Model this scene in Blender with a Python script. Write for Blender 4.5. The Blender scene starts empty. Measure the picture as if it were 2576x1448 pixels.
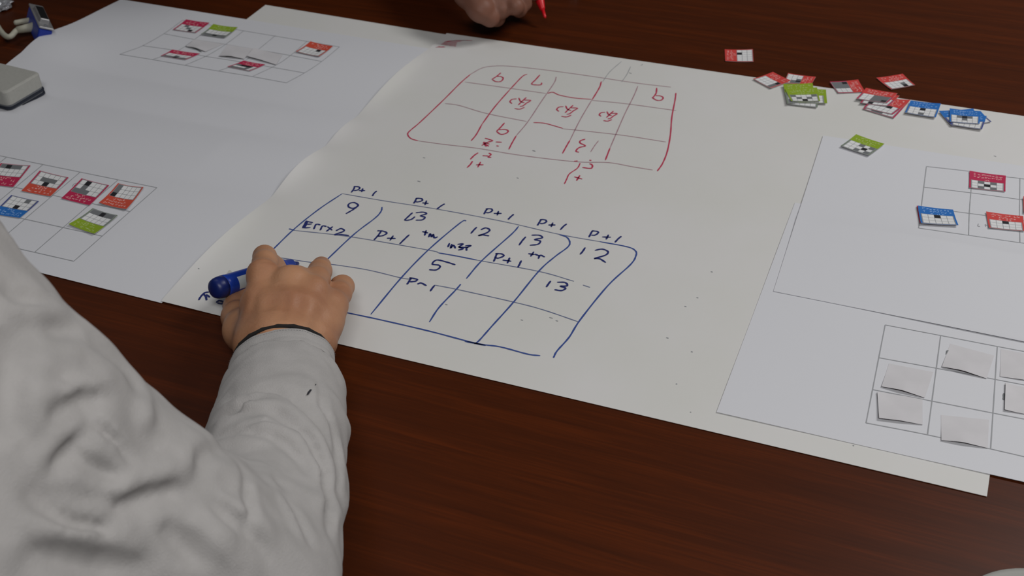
import bpy, bmesh, math, random
import numpy as np
from mathutils import Vector, Matrix

random.seed(4)
sc = bpy.context.scene
C = sc.collection

# ---------------------------------------------------------------- camera
W, H = 2576.0, 1448.0
TZ = 0.74                 # table top height
CH = 0.60                 # camera above table top
FPX = 2900.0
Rw = np.array([[0.93519537, -0.20050685, 0.29190175],
               [0.35370781, 0.56920851, -0.7422213],
               [-0.0173325, 0.79736985, 0.603242]])
CAM = np.array([0.0, 0.0, TZ + CH])
cd = bpy.data.cameras.new('camera')
cd.sensor_width = 36.0
cd.lens = FPX / W * 36.0
cd.clip_start = 0.01
cam = bpy.data.objects.new('camera', cd)
C.objects.link(cam)
M = Matrix([list(r) for r in Rw]).to_4x4()
M.translation = Vector(CAM)
cam.matrix_world = M
cd.dof.use_dof = True
cd.dof.focus_distance = 0.92
cd.dof.aperture_fstop = 13.0
sc.camera = cam

# ---------------------------------------------------------------- world, lights, exposure
wd = bpy.data.worlds.new('world'); sc.world = wd
wd.use_nodes = True
wd.node_tree.nodes['Background'].inputs[0].default_value = (0.80, 0.85, 1.0, 1)
wd.node_tree.nodes['Background'].inputs[1].default_value = 0.25
sc.view_settings.view_transform = 'Standard'
sc.view_settings.look = 'None'
sc.view_settings.gamma = 1.0
sc.view_settings.use_curve_mapping = False
sc.view_settings.exposure = 0.0


def area(name, loc, target, sx, sy, power, col):
    l = bpy.data.lights.new(name, 'AREA'); l.shape = 'RECTANGLE'
    l.size = sx; l.size_y = sy; l.energy = power; l.color = col
    o = bpy.data.objects.new(name, l); C.objects.link(o)
    o.location = loc
    o.rotation_euler = (Vector(target) - Vector(loc)).to_track_quat('-Z', 'Y').to_euler()
    return o


area('ceiling_lamp_right', (1.25, 1.95, 2.62), (1.25, 1.95, 0), 1.3, 0.5, 36, (1.0, 0.985, 0.965))
area('fill_light_near', (0.5, -0.6, 2.62), (0.5, -0.6, 0), 1.3, 0.5, 26, (1.0, 0.985, 0.97))  # added fill, placed to brighten the hand, cuff and near papers
area('fill_light_left', (-1.7, 1.2, 2.62), (-1.7, 1.2, 0), 1.3, 0.5, 3.0, (0.95, 0.97, 1.0))  # weak fill added on the left, no lamp known there


# ---------------------------------------------------------------- materials
def nd(nt, t, x=0, y=0):
    n = nt.nodes.new(t); n.location = (x, y); return n


def mat(name, col, rough=0.6, spec=0.5, metal=0.0, bump=0.0, bscale=300, var=0.0, vscale=20,
        col2=None, aniso=None, sheen=0.0, sss=0.0, coat=0.0, coatr=0.2):
    m = bpy.data.materials.new(name); m.use_nodes = True
    nt = m.node_tree; b = nt.nodes['Principled BSDF']
    b.inputs['Base Color'].default_value = (*col, 1)
    b.inputs['Roughness'].default_value = rough
    b.inputs['Specular IOR Level'].default_value = spec
    b.inputs['Metallic'].default_value = metal
    b.inputs['Coat Weight'].default_value = coat
    b.inputs['Coat Roughness'].default_value = coatr
    if sheen:
        b.inputs['Sheen Weight'].default_value = sheen
    if sss:
        b.inputs['Subsurface Weight'].default_value = sss
        b.inputs['Subsurface Radius'].default_value = (0.006, 0.0025, 0.0012)
        b.inputs['Subsurface Scale'].default_value = 1.0
    tc = nd(nt, 'ShaderNodeTexCoord', -1000, 0)
    mp = nd(nt, 'ShaderNodeMapping', -800, 0)
    nt.links.new(tc.outputs['Object'], mp.inputs[0])
    if aniso:
        mp.inputs['Scale'].default_value = aniso
    if var or col2:
        n = nd(nt, 'ShaderNodeTexNoise', -600, 100)
        n.inputs['Scale'].default_value = vscale
        n.inputs['Detail'].default_value = 6
        nt.links.new(mp.outputs[0], n.inputs['Vector'])
        r = nd(nt, 'ShaderNodeValToRGB', -400, 100)
        c2 = col2 or tuple(c * (1 - var) for c in col)
        r.color_ramp.elements[0].color = (*c2, 1); r.color_ramp.elements[0].position = 0.35
        r.color_ramp.elements[1].color = (*col, 1); r.color_ramp.elements[1].position = 0.65
        nt.links.new(n.outputs['Fac'], r.inputs[0])
        nt.links.new(r.outputs[0], b.inputs['Base Color'])
    if bump:
        n2 = nd(nt, 'ShaderNodeTexNoise', -600, -200)
        n2.inputs['Scale'].default_value = bscale
        n2.inputs['Detail'].default_value = 4
        nt.links.new(mp.outputs[0], n2.inputs['Vector'])
        bp = nd(nt, 'ShaderNodeBump', -300, -200)
        bp.inputs['Strength'].default_value = bump
        bp.inputs['Distance'].default_value = 0.001
        nt.links.new(n2.outputs['Fac'], bp.inputs['Height'])
        nt.links.new(bp.outputs[0], b.inputs['Normal'])
    return m


def wood_mat():
    m = bpy.data.materials.new('dark_walnut_laminate'); m.use_nodes = True
    nt = m.node_tree; b = nt.nodes['Principled BSDF']
    tc = nd(nt, 'ShaderNodeTexCoord', -1300, 0)
    mp = nd(nt, 'ShaderNodeMapping', -1100, 0)
    mp.inputs['Scale'].default_value = (1.6, 34, 1)
    mp.inputs['Rotation'].default_value = (0, 0, 0.03)
    nt.links.new(tc.outputs['Object'], mp.inputs[0])
    n = nd(nt, 'ShaderNodeTexNoise', -900, 100)
    n.inputs['Scale'].default_value = 2.2; n.inputs['Detail'].default_value = 8
    n.inputs['Roughness'].default_value = 0.62; n.inputs['Distortion'].default_value = 0.5
    nt.links.new(mp.outputs[0], n.inputs['Vector'])
    mp2 = nd(nt, 'ShaderNodeMapping', -1100, -300)
    mp2.inputs['Scale'].default_value = (9, 260, 1)
    nt.links.new(tc.outputs['Object'], mp2.inputs[0])
    n2 = nd(nt, 'ShaderNodeTexNoise', -900, -200)
    n2.inputs['Scale'].default_value = 2.0; n2.inputs['Detail'].default_value = 4
    nt.links.new(mp2.outputs[0], n2.inputs['Vector'])
    mx = nd(nt, 'ShaderNodeMath', -700, 0); mx.operation = 'MULTIPLY_ADD'
    mx.inputs[1].default_value = 0.38
    nt.links.new(n2.outputs['Fac'], mx.inputs[0]); 
    sc1 = nd(nt, 'ShaderNodeMath', -700, 200); sc1.operation = 'MULTIPLY'; sc1.inputs[1].default_value = 0.62
    nt.links.new(n.outputs['Fac'], sc1.inputs[0]); nt.links.new(sc1.outputs[0], mx.inputs[2])
    r = nd(nt, 'ShaderNodeValToRGB', -450, 0)
    e = r.color_ramp.elements
    e[0].position = 0.36; e[0].color = (0.050, 0.0105, 0.0022, 1)
    e[1].position = 0.66; e[1].color = (0.096, 0.0182, 0.0026, 1)
    k = e.new(0.5); k.color = (0.064, 0.0130, 0.0024, 1)
    nt.links.new(mx.outputs[0], r.inputs[0])
    nt.links.new(r.outputs[0], b.inputs['Base Color'])
    b.inputs['Roughness'].default_value = 0.40
    b.inputs['Specular IOR Level'].default_value = 0.24
    bp = nd(nt, 'ShaderNodeBump', -300, -300); bp.inputs['Strength'].default_value = 0.12
    bp.inputs['Distance'].default_value = 0.0004
    nt.links.new(mx.outputs[0], bp.inputs['Height']); nt.links.new(bp.outputs[0], b.inputs['Normal'])
    return m


MAT = dict(
    wood=wood_mat(),
    poster=mat('cream_poster_paper', (0.70, 0.695, 0.69), 0.55, 0.3, bump=0.03, bscale=60, col2=(0.675, 0.675, 0.65), vscale=7),
    sheet=mat('cool_white_paper', (0.685, 0.695, 0.735), 0.6, 0.3, bump=0.03, bscale=40),
    slip=mat('thin_paper_back', (0.655, 0.645, 0.67), 0.6, 0.3, var=0.05, vscale=60),
    edge=mat('dark_card_edge', (0.10, 0.06, 0.07), 0.7),
    cardw=mat('card_white', (0.78, 0.79, 0.80), 0.5, 0.4),
    cardg=mat('card_grey_print', (0.17, 0.18, 0.19), 0.5, 0.4),
    cardk=mat('card_black_print', (0.018, 0.018, 0.022), 0.5, 0.4),
    cardl=mat('card_line_print', (0.30, 0.31, 0.33), 0.5, 0.4),
    red=mat('card_red_print', (0.62, 0.060, 0.055), 0.5, 0.4),
    orange=mat('card_vermilion_print', (0.62, 0.085, 0.05), 0.5, 0.4),
    crimson=mat('card_crimson_print', (0.50, 0.022, 0.085), 0.5, 0.4),
    green=mat('card_green_print', (0.27, 0.40, 0.025), 0.5, 0.4),
    greengrey=mat('card_green_grey_border', (0.20, 0.25, 0.19), 0.5, 0.4),
    blue=mat('card_blue_print', (0.02, 0.16, 0.52), 0.5, 0.4),
    navyb=mat('card_dark_blue_border', (0.06, 0.08, 0.28), 0.5, 0.4),
    pinktext=mat('pale_pink_lettering', (0.85, 0.50, 0.48), 0.5),
    greentext=mat('pale_green_lettering', (0.50, 0.62, 0.25), 0.5),
    bluetext=mat('pale_blue_lettering', (0.30, 0.50, 0.85), 0.5),
    ink_b=mat('blue_marker_ink', (0.045, 0.085, 0.30), 0.5),
    ink_n=mat('navy_marker_ink', (0.018, 0.028, 0.16), 0.5),
    ink_g=mat('faded_blue_ink', (0.16, 0.19, 0.31), 0.5),
    ink_r=mat('red_marker_ink', (0.52, 0.045, 0.10), 0.5),
    ink_p=mat('faded_red_ink', (0.42, 0.25, 0.29), 0.5),
    pencil=mat('grey_pencil', (0.30, 0.31, 0.33), 0.6),
    print_=mat('grey_printed_line', (0.34, 0.35, 0.37), 0.6),
    grey_patch=mat('flat_grey_patch', (0.52, 0.52, 0.48), 0.6),
    skin=mat('skin', (0.52, 0.27, 0.150), 0.5, 0.4, col2=(0.40, 0.185, 0.10), vscale=28, bump=0.25, bscale=500, sss=0.12),
    skin2=mat('skin_far_person', (0.22, 0.095, 0.062), 0.55, 0.4, col2=(0.22, 0.095, 0.062), vscale=30, bump=0.15, bscale=400, sss=0.1),
    cloth=mat('grey_marl_cotton', (0.475, 0.46, 0.452), 0.95, 0.15, col2=(0.425, 0.412, 0.404), vscale=55, bump=0.45, bscale=1100, sheen=0.15),
    clothd=mat('dark_sleeve_cloth', (0.02, 0.02, 0.025), 0.9, 0.15),
    stitch=mat('pale_stitch_thread', (0.42, 0.415, 0.42), 0.9),
    stain=mat('dark_ink_stain', (0.02, 0.02, 0.03), 0.8),
    band=mat('black_cord', (0.012, 0.010, 0.010), 0.9),
    nail=mat('finger_nail', (0.55, 0.33, 0.25), 0.35),
    mblue=mat('blue_marker_plastic', (0.008, 0.045, 0.36), 0.35, 0.5),
    mblued=mat('dark_blue_marker_cap', (0.006, 0.018, 0.14), 0.4, 0.5),
    mlabel=mat('marker_label_white', (0.55, 0.60, 0.62), 0.5),
    mred=mat('red_marker_plastic', (0.75, 0.01, 0.02), 0.35),
    shell=mat('eraser_shell_grey', (0.42, 0.42, 0.39), 0.6, 0.3, bump=0.3, bscale=900, var=0.06, vscale=300),
    felt=mat('eraser_felt_dark', (0.035, 0.04, 0.055), 0.95, 0.1, bump=0.5, bscale=900),
    felt2=mat('eraser_felt_grey', (0.16, 0.17, 0.19), 0.95, 0.1, bump=0.5, bscale=900),
    vblue=mat('connector_blue_plastic', (0.01, 0.035, 0.33), 0.4),
    steel=mat('nickel_plate', (0.42, 0.42, 0.43), 0.35, 0.5, metal=0.55),
    black=mat('black_plastic', (0.008, 0.008, 0.009), 0.5),
    vgrey=mat('pale_cable_plastic', (0.48, 0.47, 0.38), 0.5),
    clear=mat('silvery_film', (0.55, 0.56, 0.60), 0.2, 0.8, metal=0.4),
    pale=mat('pale_grey_plastic', (0.33, 0.33, 0.31), 0.6),
    wall=mat('wall_paint', (0.22, 0.215, 0.21), 0.9, var=0.04, vscale=3),
    floor=mat('grey_carpet', (0.12, 0.12, 0.13), 0.95, var=0.2, vscale=80),
    ceil=mat('ceiling_white', (0.65, 0.65, 0.64), 0.9, var=0.03, vscale=4),
    leg=mat('table_leg_metal', (0.10, 0.10, 0.11), 0.4, metal=0.8),
)


# ---------------------------------------------------------------- geometry helpers
def ray(x, y):
    return Rw @ np.array([x - W / 2, -(y - H / 2), -FPX])


def P(x, y, z=0.0):
    """point at height z above the table top that the photograph shows at (x, y)"""
    d = ray(x, y); t = (TZ + z - CAM[2]) / d[2]
    return CAM + d * t


def on(x, y, hf):
    z = 0.0
    for _ in range(6):
        p = P(x, y, z); z = hf(p[0], p[1])
    return P(x, y, z)


def tag(o, label=None, cat=None, group=None, kind=None):
    if label: o['label'] = label
    if cat: o['category'] = cat
    if group: o['group'] = group
    if kind: o['kind'] = kind
    return o


def mesh(name, verts, faces, mats, parent=None, fm=None, smooth=False, local=None):
    me = bpy.data.meshes.new(name)
    verts = np.asarray(verts, float)
    off = np.array(local if local is not None else (0, 0, 0), float)
    me.from_pydata([tuple(v - off) for v in verts], [], [tuple(f) for f in faces])
    if not isinstance(mats, (list, tuple)): mats = [mats]
    for m in mats: me.materials.append(m)
    if fm is not None: me.polygons.foreach_set('material_index', np.array(fm, np.int32))
    if smooth: me.polygons.foreach_set('use_smooth', np.ones(len(me.polygons), bool))
    me.update()
    o = bpy.data.objects.new(name, me); C.objects.link(o)
    if parent is not None:
        o.parent = parent
        o.location = off - np.array(world_loc(parent))
    else:
        o.location = off
    return o


def world_loc(o):
    l = np.array(o.location)
    while o.parent is not None:
        o = o.parent; l = l + np.array(o.location)
    return l


def empty(name, loc, label, cat, group=None):
    o = bpy.data.objects.new(name, None); C.objects.link(o)
    o.location = tuple(loc); o.empty_display_size = 0.02
    return tag(o, label, cat, group)


def box(name, lo, hi, m, parent=None, bev=0.0):
    bm = bmesh.new(); bmesh.ops.create_cube(bm, size=1)
    lo = np.array(lo, float); hi = np.array(hi, float); c = (lo + hi) / 2
    for v in bm.verts: v.co = Vector([v.co[i] * (hi - lo)[i] for i in range(3)])
    if bev: bmesh.ops.bevel(bm, geom=bm.edges[:], offset=bev, segments=3, affect='EDGES', profile=0.5)
    me = bpy.data.meshes.new(name); bm.to_mesh(me); bm.free(); me.materials.append(m)
    o = bpy.data.objects.new(name, me); C.objects.link(o)
    if parent is not None:
        o.parent = parent; o.location = c - world_loc(parent)
    else: o.location = c
    return o


def catmull(pts, n=6):
    p = [np.array(q, float) for q in pts]
    if len(p) < 3: 
        return [p[0] + (p[1] - p[0]) * t for t in np.linspace(0, 1, n + 1)]
    p = [2 * p[0] - p[1]] + p + [2 * p[-1] - p[-2]]
    out = []
    for i in range(1, len(p) - 2):
        for k in range(n):
            t = k / n
            out.append(0.5 * (2 * p[i] + (p[i + 1] - p[i - 1]) * t + (2 * p[i - 1] - 5 * p[i] + 4 * p[i + 1] - p[i + 2]) * t * t
                              + (-p[i - 1] + 3 * p[i] - 3 * p[i + 1] + p[i + 2]) * t ** 3))
    out.append(p[-2]); return out


def ribbon(strokes, width, hf, lift=0.00025, taper=True, n=6):
    """strokes: list of pixel polylines -> verts, faces on the surface hf"""
    V, F = [], []
    for s in strokes:
        c = catmull(s, n) if len(s) > 1 else [np.array(s[0], float), np.array(s[0], float) + (3, 1)]
        w3 = [on(q[0], q[1], hf) for q in c]
        pts = np.array(w3)
        d = np.gradient(pts[:, :2], axis=0)
        L = np.linalg.norm(d, axis=1) + 1e-9
        nx = np.stack([-d[:, 1] / L, d[:, 0] / L], 1)
        k = len(pts); b = len(V)
        for i in range(k):
            tt = min(i, k - 1 - i)
            w = width * (0.62 if (taper and tt == 0) else 1.0) * 0.5 * (1 + 0.12 * math.sin(i * 1.7 + pts[0, 0] * 900))
            for sgn in (-1, 1):
                q = pts[i].copy(); q[:2] += sgn * nx[i] * w; q[2] += lift
                V.append(q)
        for i in range(k - 1):
            F.append((b + 2 * i, b + 2 * i + 2, b + 2 * i + 3, b + 2 * i + 1))
    return V, F


def ink(name, strokes, width, m, hf, parent, lift=0.00025, label=None, taper=True, n=6):
    if name in ('hand_drawn_grid', 'crease'):
        for q in strokes: ink('marker_line' if name != 'crease' else 'crease_line', [q], width, m, hf, parent, lift, label, taper, n)
        return
    return ink_(name, strokes, width, m, hf, parent, lift, label, taper, n)


def ink_(name, strokes, width, m, hf, parent, lift=0.00025, label=None, taper=True, n=6):
    V, F = ribbon(strokes, width, hf, lift, taper, n)
    o = mesh(name, V, F, m, parent)
    if label: o['label'] = label
    return o


def FR(ox, oy, s):
    def f(*pts): return [(ox + x / s, oy + y / s) for x, y in pts]
    return f


F1 = FR(640, 440, 2.475); F2 = FR(1000, 80, 3.481); F3 = FR(280, 20, 4.155); F4 = FR(0, 370, 6.133)
F5 = FR(2060, 160, 4.992); F6 = FR(1800, 100, 8.044); F7 = FR(2140, 400, 4.826); F8 = FR(2140, 780, 3.016)
F9 = FR(480, 560, 4.258); FA = FR(0, 560, 1.630); F0 = FR(0, 0, 5.152)


def homog(src, dst):
    A = []
    for (x, y), (u, v) in zip(src, dst):
        A.append([x, y, 1, 0, 0, 0, -u * x, -u * y, -u]); A.append([0, 0, 0, x, y, 1, -v * x, -v * y, -v])
    h = np.linalg.svd(np.array(A))[2][-1].reshape(3, 3)
    return lambda x, y: tuple((h @ (x, y, 1))[:2] / (h @ (x, y, 1))[2])


# ================================================================= STRUCTURE
ZF = 0.0
tag(box('floor', (-3.2, -2.6, -0.05), (3.4, 4.2, ZF), MAT['floor']), kind='structure')
tag(box('ceiling', (-3.2, -2.6, 2.7), (3.4, 4.2, 2.8), MAT['ceil']), kind='structure')
tag(box('wall_back', (-3.2, 4.2, 0), (3.4, 4.3, 2.7), MAT['wall']), kind='structure')
tag(box('wall_front', (-3.2, -2.7, 0), (3.4, -2.6, 2.7), MAT['wall']), kind='structure')
tag(box('wall_left', (-3.3, -2.6, 0), (-3.2, 4.2, 2.7), MAT['wall']), kind='structure')
tag(box('wall_right', (3.4, -2.6, 0), (3.5, 4.2, 2.7), MAT['wall']), kind='structure')

# ================================================================= TABLE
YE = P(835, 1448)[1] - 0.022
tab = empty('table', (-0.1, 1.05, 0), 'dark brown wood-grain meeting table under all the papers', 'table')
box('tabletop', (-1.6, YE, TZ - 0.03), (1.5, YE + 1.45, TZ), MAT['wood'], tab, 0.003)
for lx in (-1.5, 1.4):
    for ly in (YE + 0.1, YE + 1.35):
        box('leg', (lx - 0.03, ly - 0.03, 0), (lx + 0.03, ly + 0.03, TZ - 0.03), MAT['leg'], tab, 0.004)


# ================================================================= PAPERS
def flat(z): return lambda x, y: z


def grid_sheet(name, corners, hf, thick, m, label, cat, nu=60, nv=60, parent=None):
    """corners: world xy of TL, TR, BR, BL; top skin follows hf"""
    c = [np.array(q[:2]) for q in corners]
    V, F = [], []
    for j in range(nv + 1):
        for i in range(nu + 1):
            u, v = i / nu, j / nv
            p = (c[0] * (1 - u) + c[1] * u) * (1 - v) + (c[3] * (1 - u) + c[2] * u) * v
            V.append((p[0], p[1], TZ + hf(p[0], p[1])))
    n = len(V)
    V += [(x, y, z - thick) for x, y, z in V]
    S = nu + 1
    for j in range(nv):
        for i in range(nu):
            a = j * S + i
            F.append((a, a + S, a + S + 1, a + 1)); F.append((n + a, n + a + 1, n + a + S + 1, n + a + S))
    rim = [i for i in range(S)] + [j * S + nu for j in range(1, nv + 1)] + [nv * S + i for i in range(nu - 1, -1, -1)] + [j * S for j in range(nv - 1, 0, -1)]
    for k in range(len(rim)):
        a, b = rim[k], rim[(k + 1) % len(rim)]
        q_ = len(V); V += [V[a], V[b], V[n + b], V[n + a]]; F.append((q_, q_ + 1, q_ + 2, q_ + 3))
    o = mesh(name, V, F, m, parent, smooth=True, local=(float((c[0] + c[2])[0] / 2), float((c[0] + c[2])[1] / 2), TZ))
    for p in o.data.polygons[-len(rim):]: p.use_smooth = False
    return tag(o, label, cat)


ZP = 0.0004          # poster top
pTL = P(668, 13); pBR = P(2482, 1250); pTR = P(2576, 294); pTR = P(2612, 299)
pBL = P(560, 792); 
yb = pBR[1]
pBL = np.array([pTL[0], pBL[1], 0])
#@POSTER
under = grid_sheet('poster_sheet', (pTL, P(1150, 92), np.array([P(1150, 92)[0], pBL[1] + 0.02, 0]), pBL + (0, 0.02, 0)), flat(ZP), 0.0003, MAT['poster'],
                   'second cream poster sheet, only its far left corner showing beneath the creased sheet', 'paper', 8, 8)
# left sheet, folded; its right margin lies under the drawn-on poster
lTL = P(304, 0); eT = P(1088, 122); lBR = P(407, 764)
lTR = np.array([eT[0] + 0.02, P(1088, 126)[1], 0])
lBL = np.array([lTL[0] - 0.008, lBR[1] + 0.004, 0])
eB = P(407, 761)
yf = [lBR[1] - 0.001, P(693, 502)[1], P(825, 372)[1], P(910, 300)[1], lTR[1] + 0.001]
am = [0.0066, 0.0074, 0.0034, 0.0070]
xl = lTL[0]
bump0 = P(105, 128)


def xe(y): return eB[0] + (eT[0] - eB[0]) * (y - eB[1]) / (eT[1] - eB[1])


def hP(x, y):
    """drawn-on poster: flat, its left margin curling up in scallops over the creased sheet"""
    z = 0.0009
    d = x - xe(y)
    if d < 0.12:
        d = max(d, 0)
        if y < yf[4] + 0.01: z += 0.0016 * math.exp(-(d / 0.05) ** 2) * min(1, max(0, (y - yf[0] + 0.004) / 0.01))
        for i in range(4):
            a, b = yf[i], yf[i + 1]
            if a < y < b:
                z += am[i] * math.sin(math.pi * (y - a) / (b - a)) ** 1.2 * math.exp(-d / 0.009)
    return z


def hL(x, y):
    z = 0.0011
    dd = min(1, max(0, (xe(y) - x) / 0.10))
    for i in range(4):
        a, b = yf[i], yf[i + 1]
        if a < y < b:
            t = (y - a) / (b - a)
            z += math.sin(math.pi * t) * (0.0045 if i in (1, 3) else 0.0025) * dd
    dx, dy = (x - bump0[0]) / 0.07, (y - bump0[1]) / 0.05
    z += 0.012 * math.exp(-dx * dx - dy * dy)
    return z


left = grid_sheet('folded_sheet', (lTL, lTR, lBR, lBL), hL, 0.0003, MAT['sheet'],
                  'creased white sheet at the left with two small printed grids and card slips', 'paper', 110, 130)

bTR = pTR; bBR = pBR; bBL = np.array([eB[0], P(409, 762)[1], 0]); bTL = np.array([eT[0], P(1070, 77)[1], 0])
_n, _m = 150, 110
poster = grid_sheet('poster_sheet', (bTL, bTR, bBR, bBL), hP, 0.0003, MAT['poster'],
                    'large cream poster sheet with red and blue marker grids drawn on it', 'paper', _n, _m)

# right sheets
R2tl = P(1950, 600); R2bl = P(1802, 1040); R2br = P(2576, 1208)
e = R2bl[:2]
r2BL = np.array([R2bl[0], R2bl[1]]); r2BR = np.array([R2bl[0] + 0.42, P(2488, 1188)[1] - 0.0005])
r2TL = np.array([R2bl[0] + 0.006, P(2012, 515)[1]]); r2TR = np.array([R2bl[0] + 0.426, r2TL[1] + 0.002])


def hR2(x, y): return 0.0014 + 0.0004 * math.sin((x + y) * 14) ** 2


right2 = grid_sheet('grid_sheet', (r2TL, r2TR, r2BR, r2BL), hR2, 0.0003, MAT['sheet'],
                    'white grid sheet at the lower right holding blank face-down slips', 'paper', 40, 40)
r1BL = P(1945, 737); r1TL = P(2070, 345)
yfold = P(2005, 553)[1]
r1ybot = r1BL[1]


def hR1(x, y):
    t = (y - r1ybot) / (yfold - r1ybot)
    e = 0.25 + 0.75 * min(1, max(0, (x - r1BL[0] - 0.01) / 0.12))
    if 0 <= t <= 1: q = 0.0006 + 0.0040 * t ** 1.5 + 0.0018 * (1 - t) * min(1, max(0, (x - r1BL[0]) / 0.25))
    elif t > 1: q = 0.0046 * math.exp(-(t - 1) / 0.20)
    else: q = 0.0006
    return 0.0021 + q * e


right1 = grid_sheet('grid_sheet', (r1TL, (r1BL[0] + 0.43, r1TL[1] + 0.006), (r1BL[0] + 0.43, r1BL[1] - 0.001), r1BL), hR1, 0.0003, MAT['sheet'],
                    'white folded grid sheet at the right edge with red and blue cards', 'paper', 60, 90)

# printed grids ------------------------------------------------------
v = [F3((745, 130), (550, 270), (330, 395), (170, 455), (90, 485)), F3((1065, 185), (870, 330), (690, 450), (430, 540)),
     F3((1385, 240), (1190, 385), (1000, 500), (770, 600)), F3((1715, 290), (1520, 450), (1385, 560), (1120, 660)),
     F3((2045, 350), (1870, 500), (1720, 600), (1475, 718)), F3((2385, 408), (2200, 560), (2020, 680), (1830, 783)),
     F3((745, 130), (1065, 185), (1385, 240), (2045, 350), (2385, 408)), F3((550, 270), (870, 330), (1190, 380), (1520, 435), (1870, 497), (2200, 560)),
     F3((330, 395), (640, 440), (950, 500), (1330, 560), (1680, 620), (2020, 680)), F3((90, 485), (430, 540), (770, 600), (1120, 660), (1475, 718), (1830, 783))]
ink('printed_grid', v, 0.0007, MAT['print_'], hL, left, taper=False, n=8, label='printed grid near the far edge')
g = homog([(0, 3), (5, 3), (5, 0), (0, 0)], [(-288, 549), (186, 657), (395, 472), (-73, 377)])
v = [[g(i, 0), g(i, 1.5), g(i, 3)] for i in range(6)] + [[g(0, j), g(2.5, j), g(5, j)] for j in range(4)]
ink('printed_grid', v, 0.0008, MAT['print_'], hL, left, taper=False, n=12, label='printed grid near the grey sleeve')
v = [F7((920, 90), (860, 560), (825, 838)), F7((1485, 155), (1460, 400), (1440, 660), (1432, 925)), F7((2055, 230), (2050, 680), (2055, 1015)),
     F7((920, 90), (1450, 150), (1880, 215), (2055, 235), (2600, 315)), F7((895, 342), (1460, 410), (2050, 490), (2600, 565)),
     F7((860, 585), (1250, 635), (1445, 660), (2050, 740), (2600, 815)), F7((825, 838), (1432, 925), (2055, 1015), (2600, 1090)),
     F7((2640, 320), (2670, 700), (2690, 1110))]
ink('printed_grid', v, 0.0008, MAT['print_'], hR1, right1, taper=False, n=10)
v = [F8((262, 112), (117, 855)), F8((683, 192), (583, 945)), F8((1113, 275), (1062, 1052)), F8((1545, 355), (1550, 1165)),
     F8((262, 112), (683, 192), (1113, 275), (1545, 355)), F8((212, 360), (650, 440), (1098, 525), (1545, 610)),
     F8((170, 603), (620, 690), (1080, 780), (1548, 870)), F8((117, 855), (583, 945), (1062, 1052), (1550, 1165))]
ink('printed_grid', v, 0.0008, MAT['print_'], hR2, right2, taper=False, n=10)

# ================================================================= POSTER DRAWINGS
BW = 0.0015
ink('hand_drawn_grid', [
    F1((545, 118), (400, 215), (250, 335), (125, 455), (40, 540)),
    F1((2150, 415), (2320, 447), (2372, 472), (2375, 505), (2340, 560), (2200, 690), (2030, 900), (1960, 1010), (1885, 1095), (1862, 1138)),
    F1((795, 200), (788, 228), (750, 270), (620, 370), (450, 530), (380, 600)),
    F1((1320, 285), (1280, 300), (1085, 465), (915, 640), (725, 868)),
    F1((1645, 320), (1600, 370), (1420, 530), (1320, 645)), F1((1285, 680), (1250, 720), (1150, 825), (1090, 915)),
    F1((1900, 372), (1945, 388), (1964, 420), (1948, 452), (1870, 510), (1770, 600), (1615, 790), (1480, 940), (1400, 1030), (1370, 1052)),
    F1((1145, 485), (1260, 505), (1385, 530)), F1((215, 335), (250, 345)),
    F1((565, 855), (800, 905), (1100, 975), (1380, 1048), (1530, 1070), (1700, 1115), (1780, 1125)), F1((1310, 1036), (1440, 1062)),
], BW, MAT['ink_b'], hP, poster, label='blue marker line of the drawn grid')
ink('hand_drawn_grid', [
    F1((545, 116), (800, 160), (1150, 215), (1550, 290), (1900, 370), (2150, 415)),
    F1((250, 345), (600, 385), (1080, 467), (1145, 483)), F1((1385, 530), (1770, 600), (1990, 662)), F1((2045, 685), (2090, 700)),
    F1((145, 513), (360, 545), (470, 555), (700, 590), (910, 640), (980, 650)), F1((1120, 685), (1260, 712), (1610, 790), (1800, 840), (2020, 915)),
], 0.00105, MAT['ink_g'], hP, poster, lift=0.00020, label='faded blue marker line')
NW = 0.0018
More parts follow.
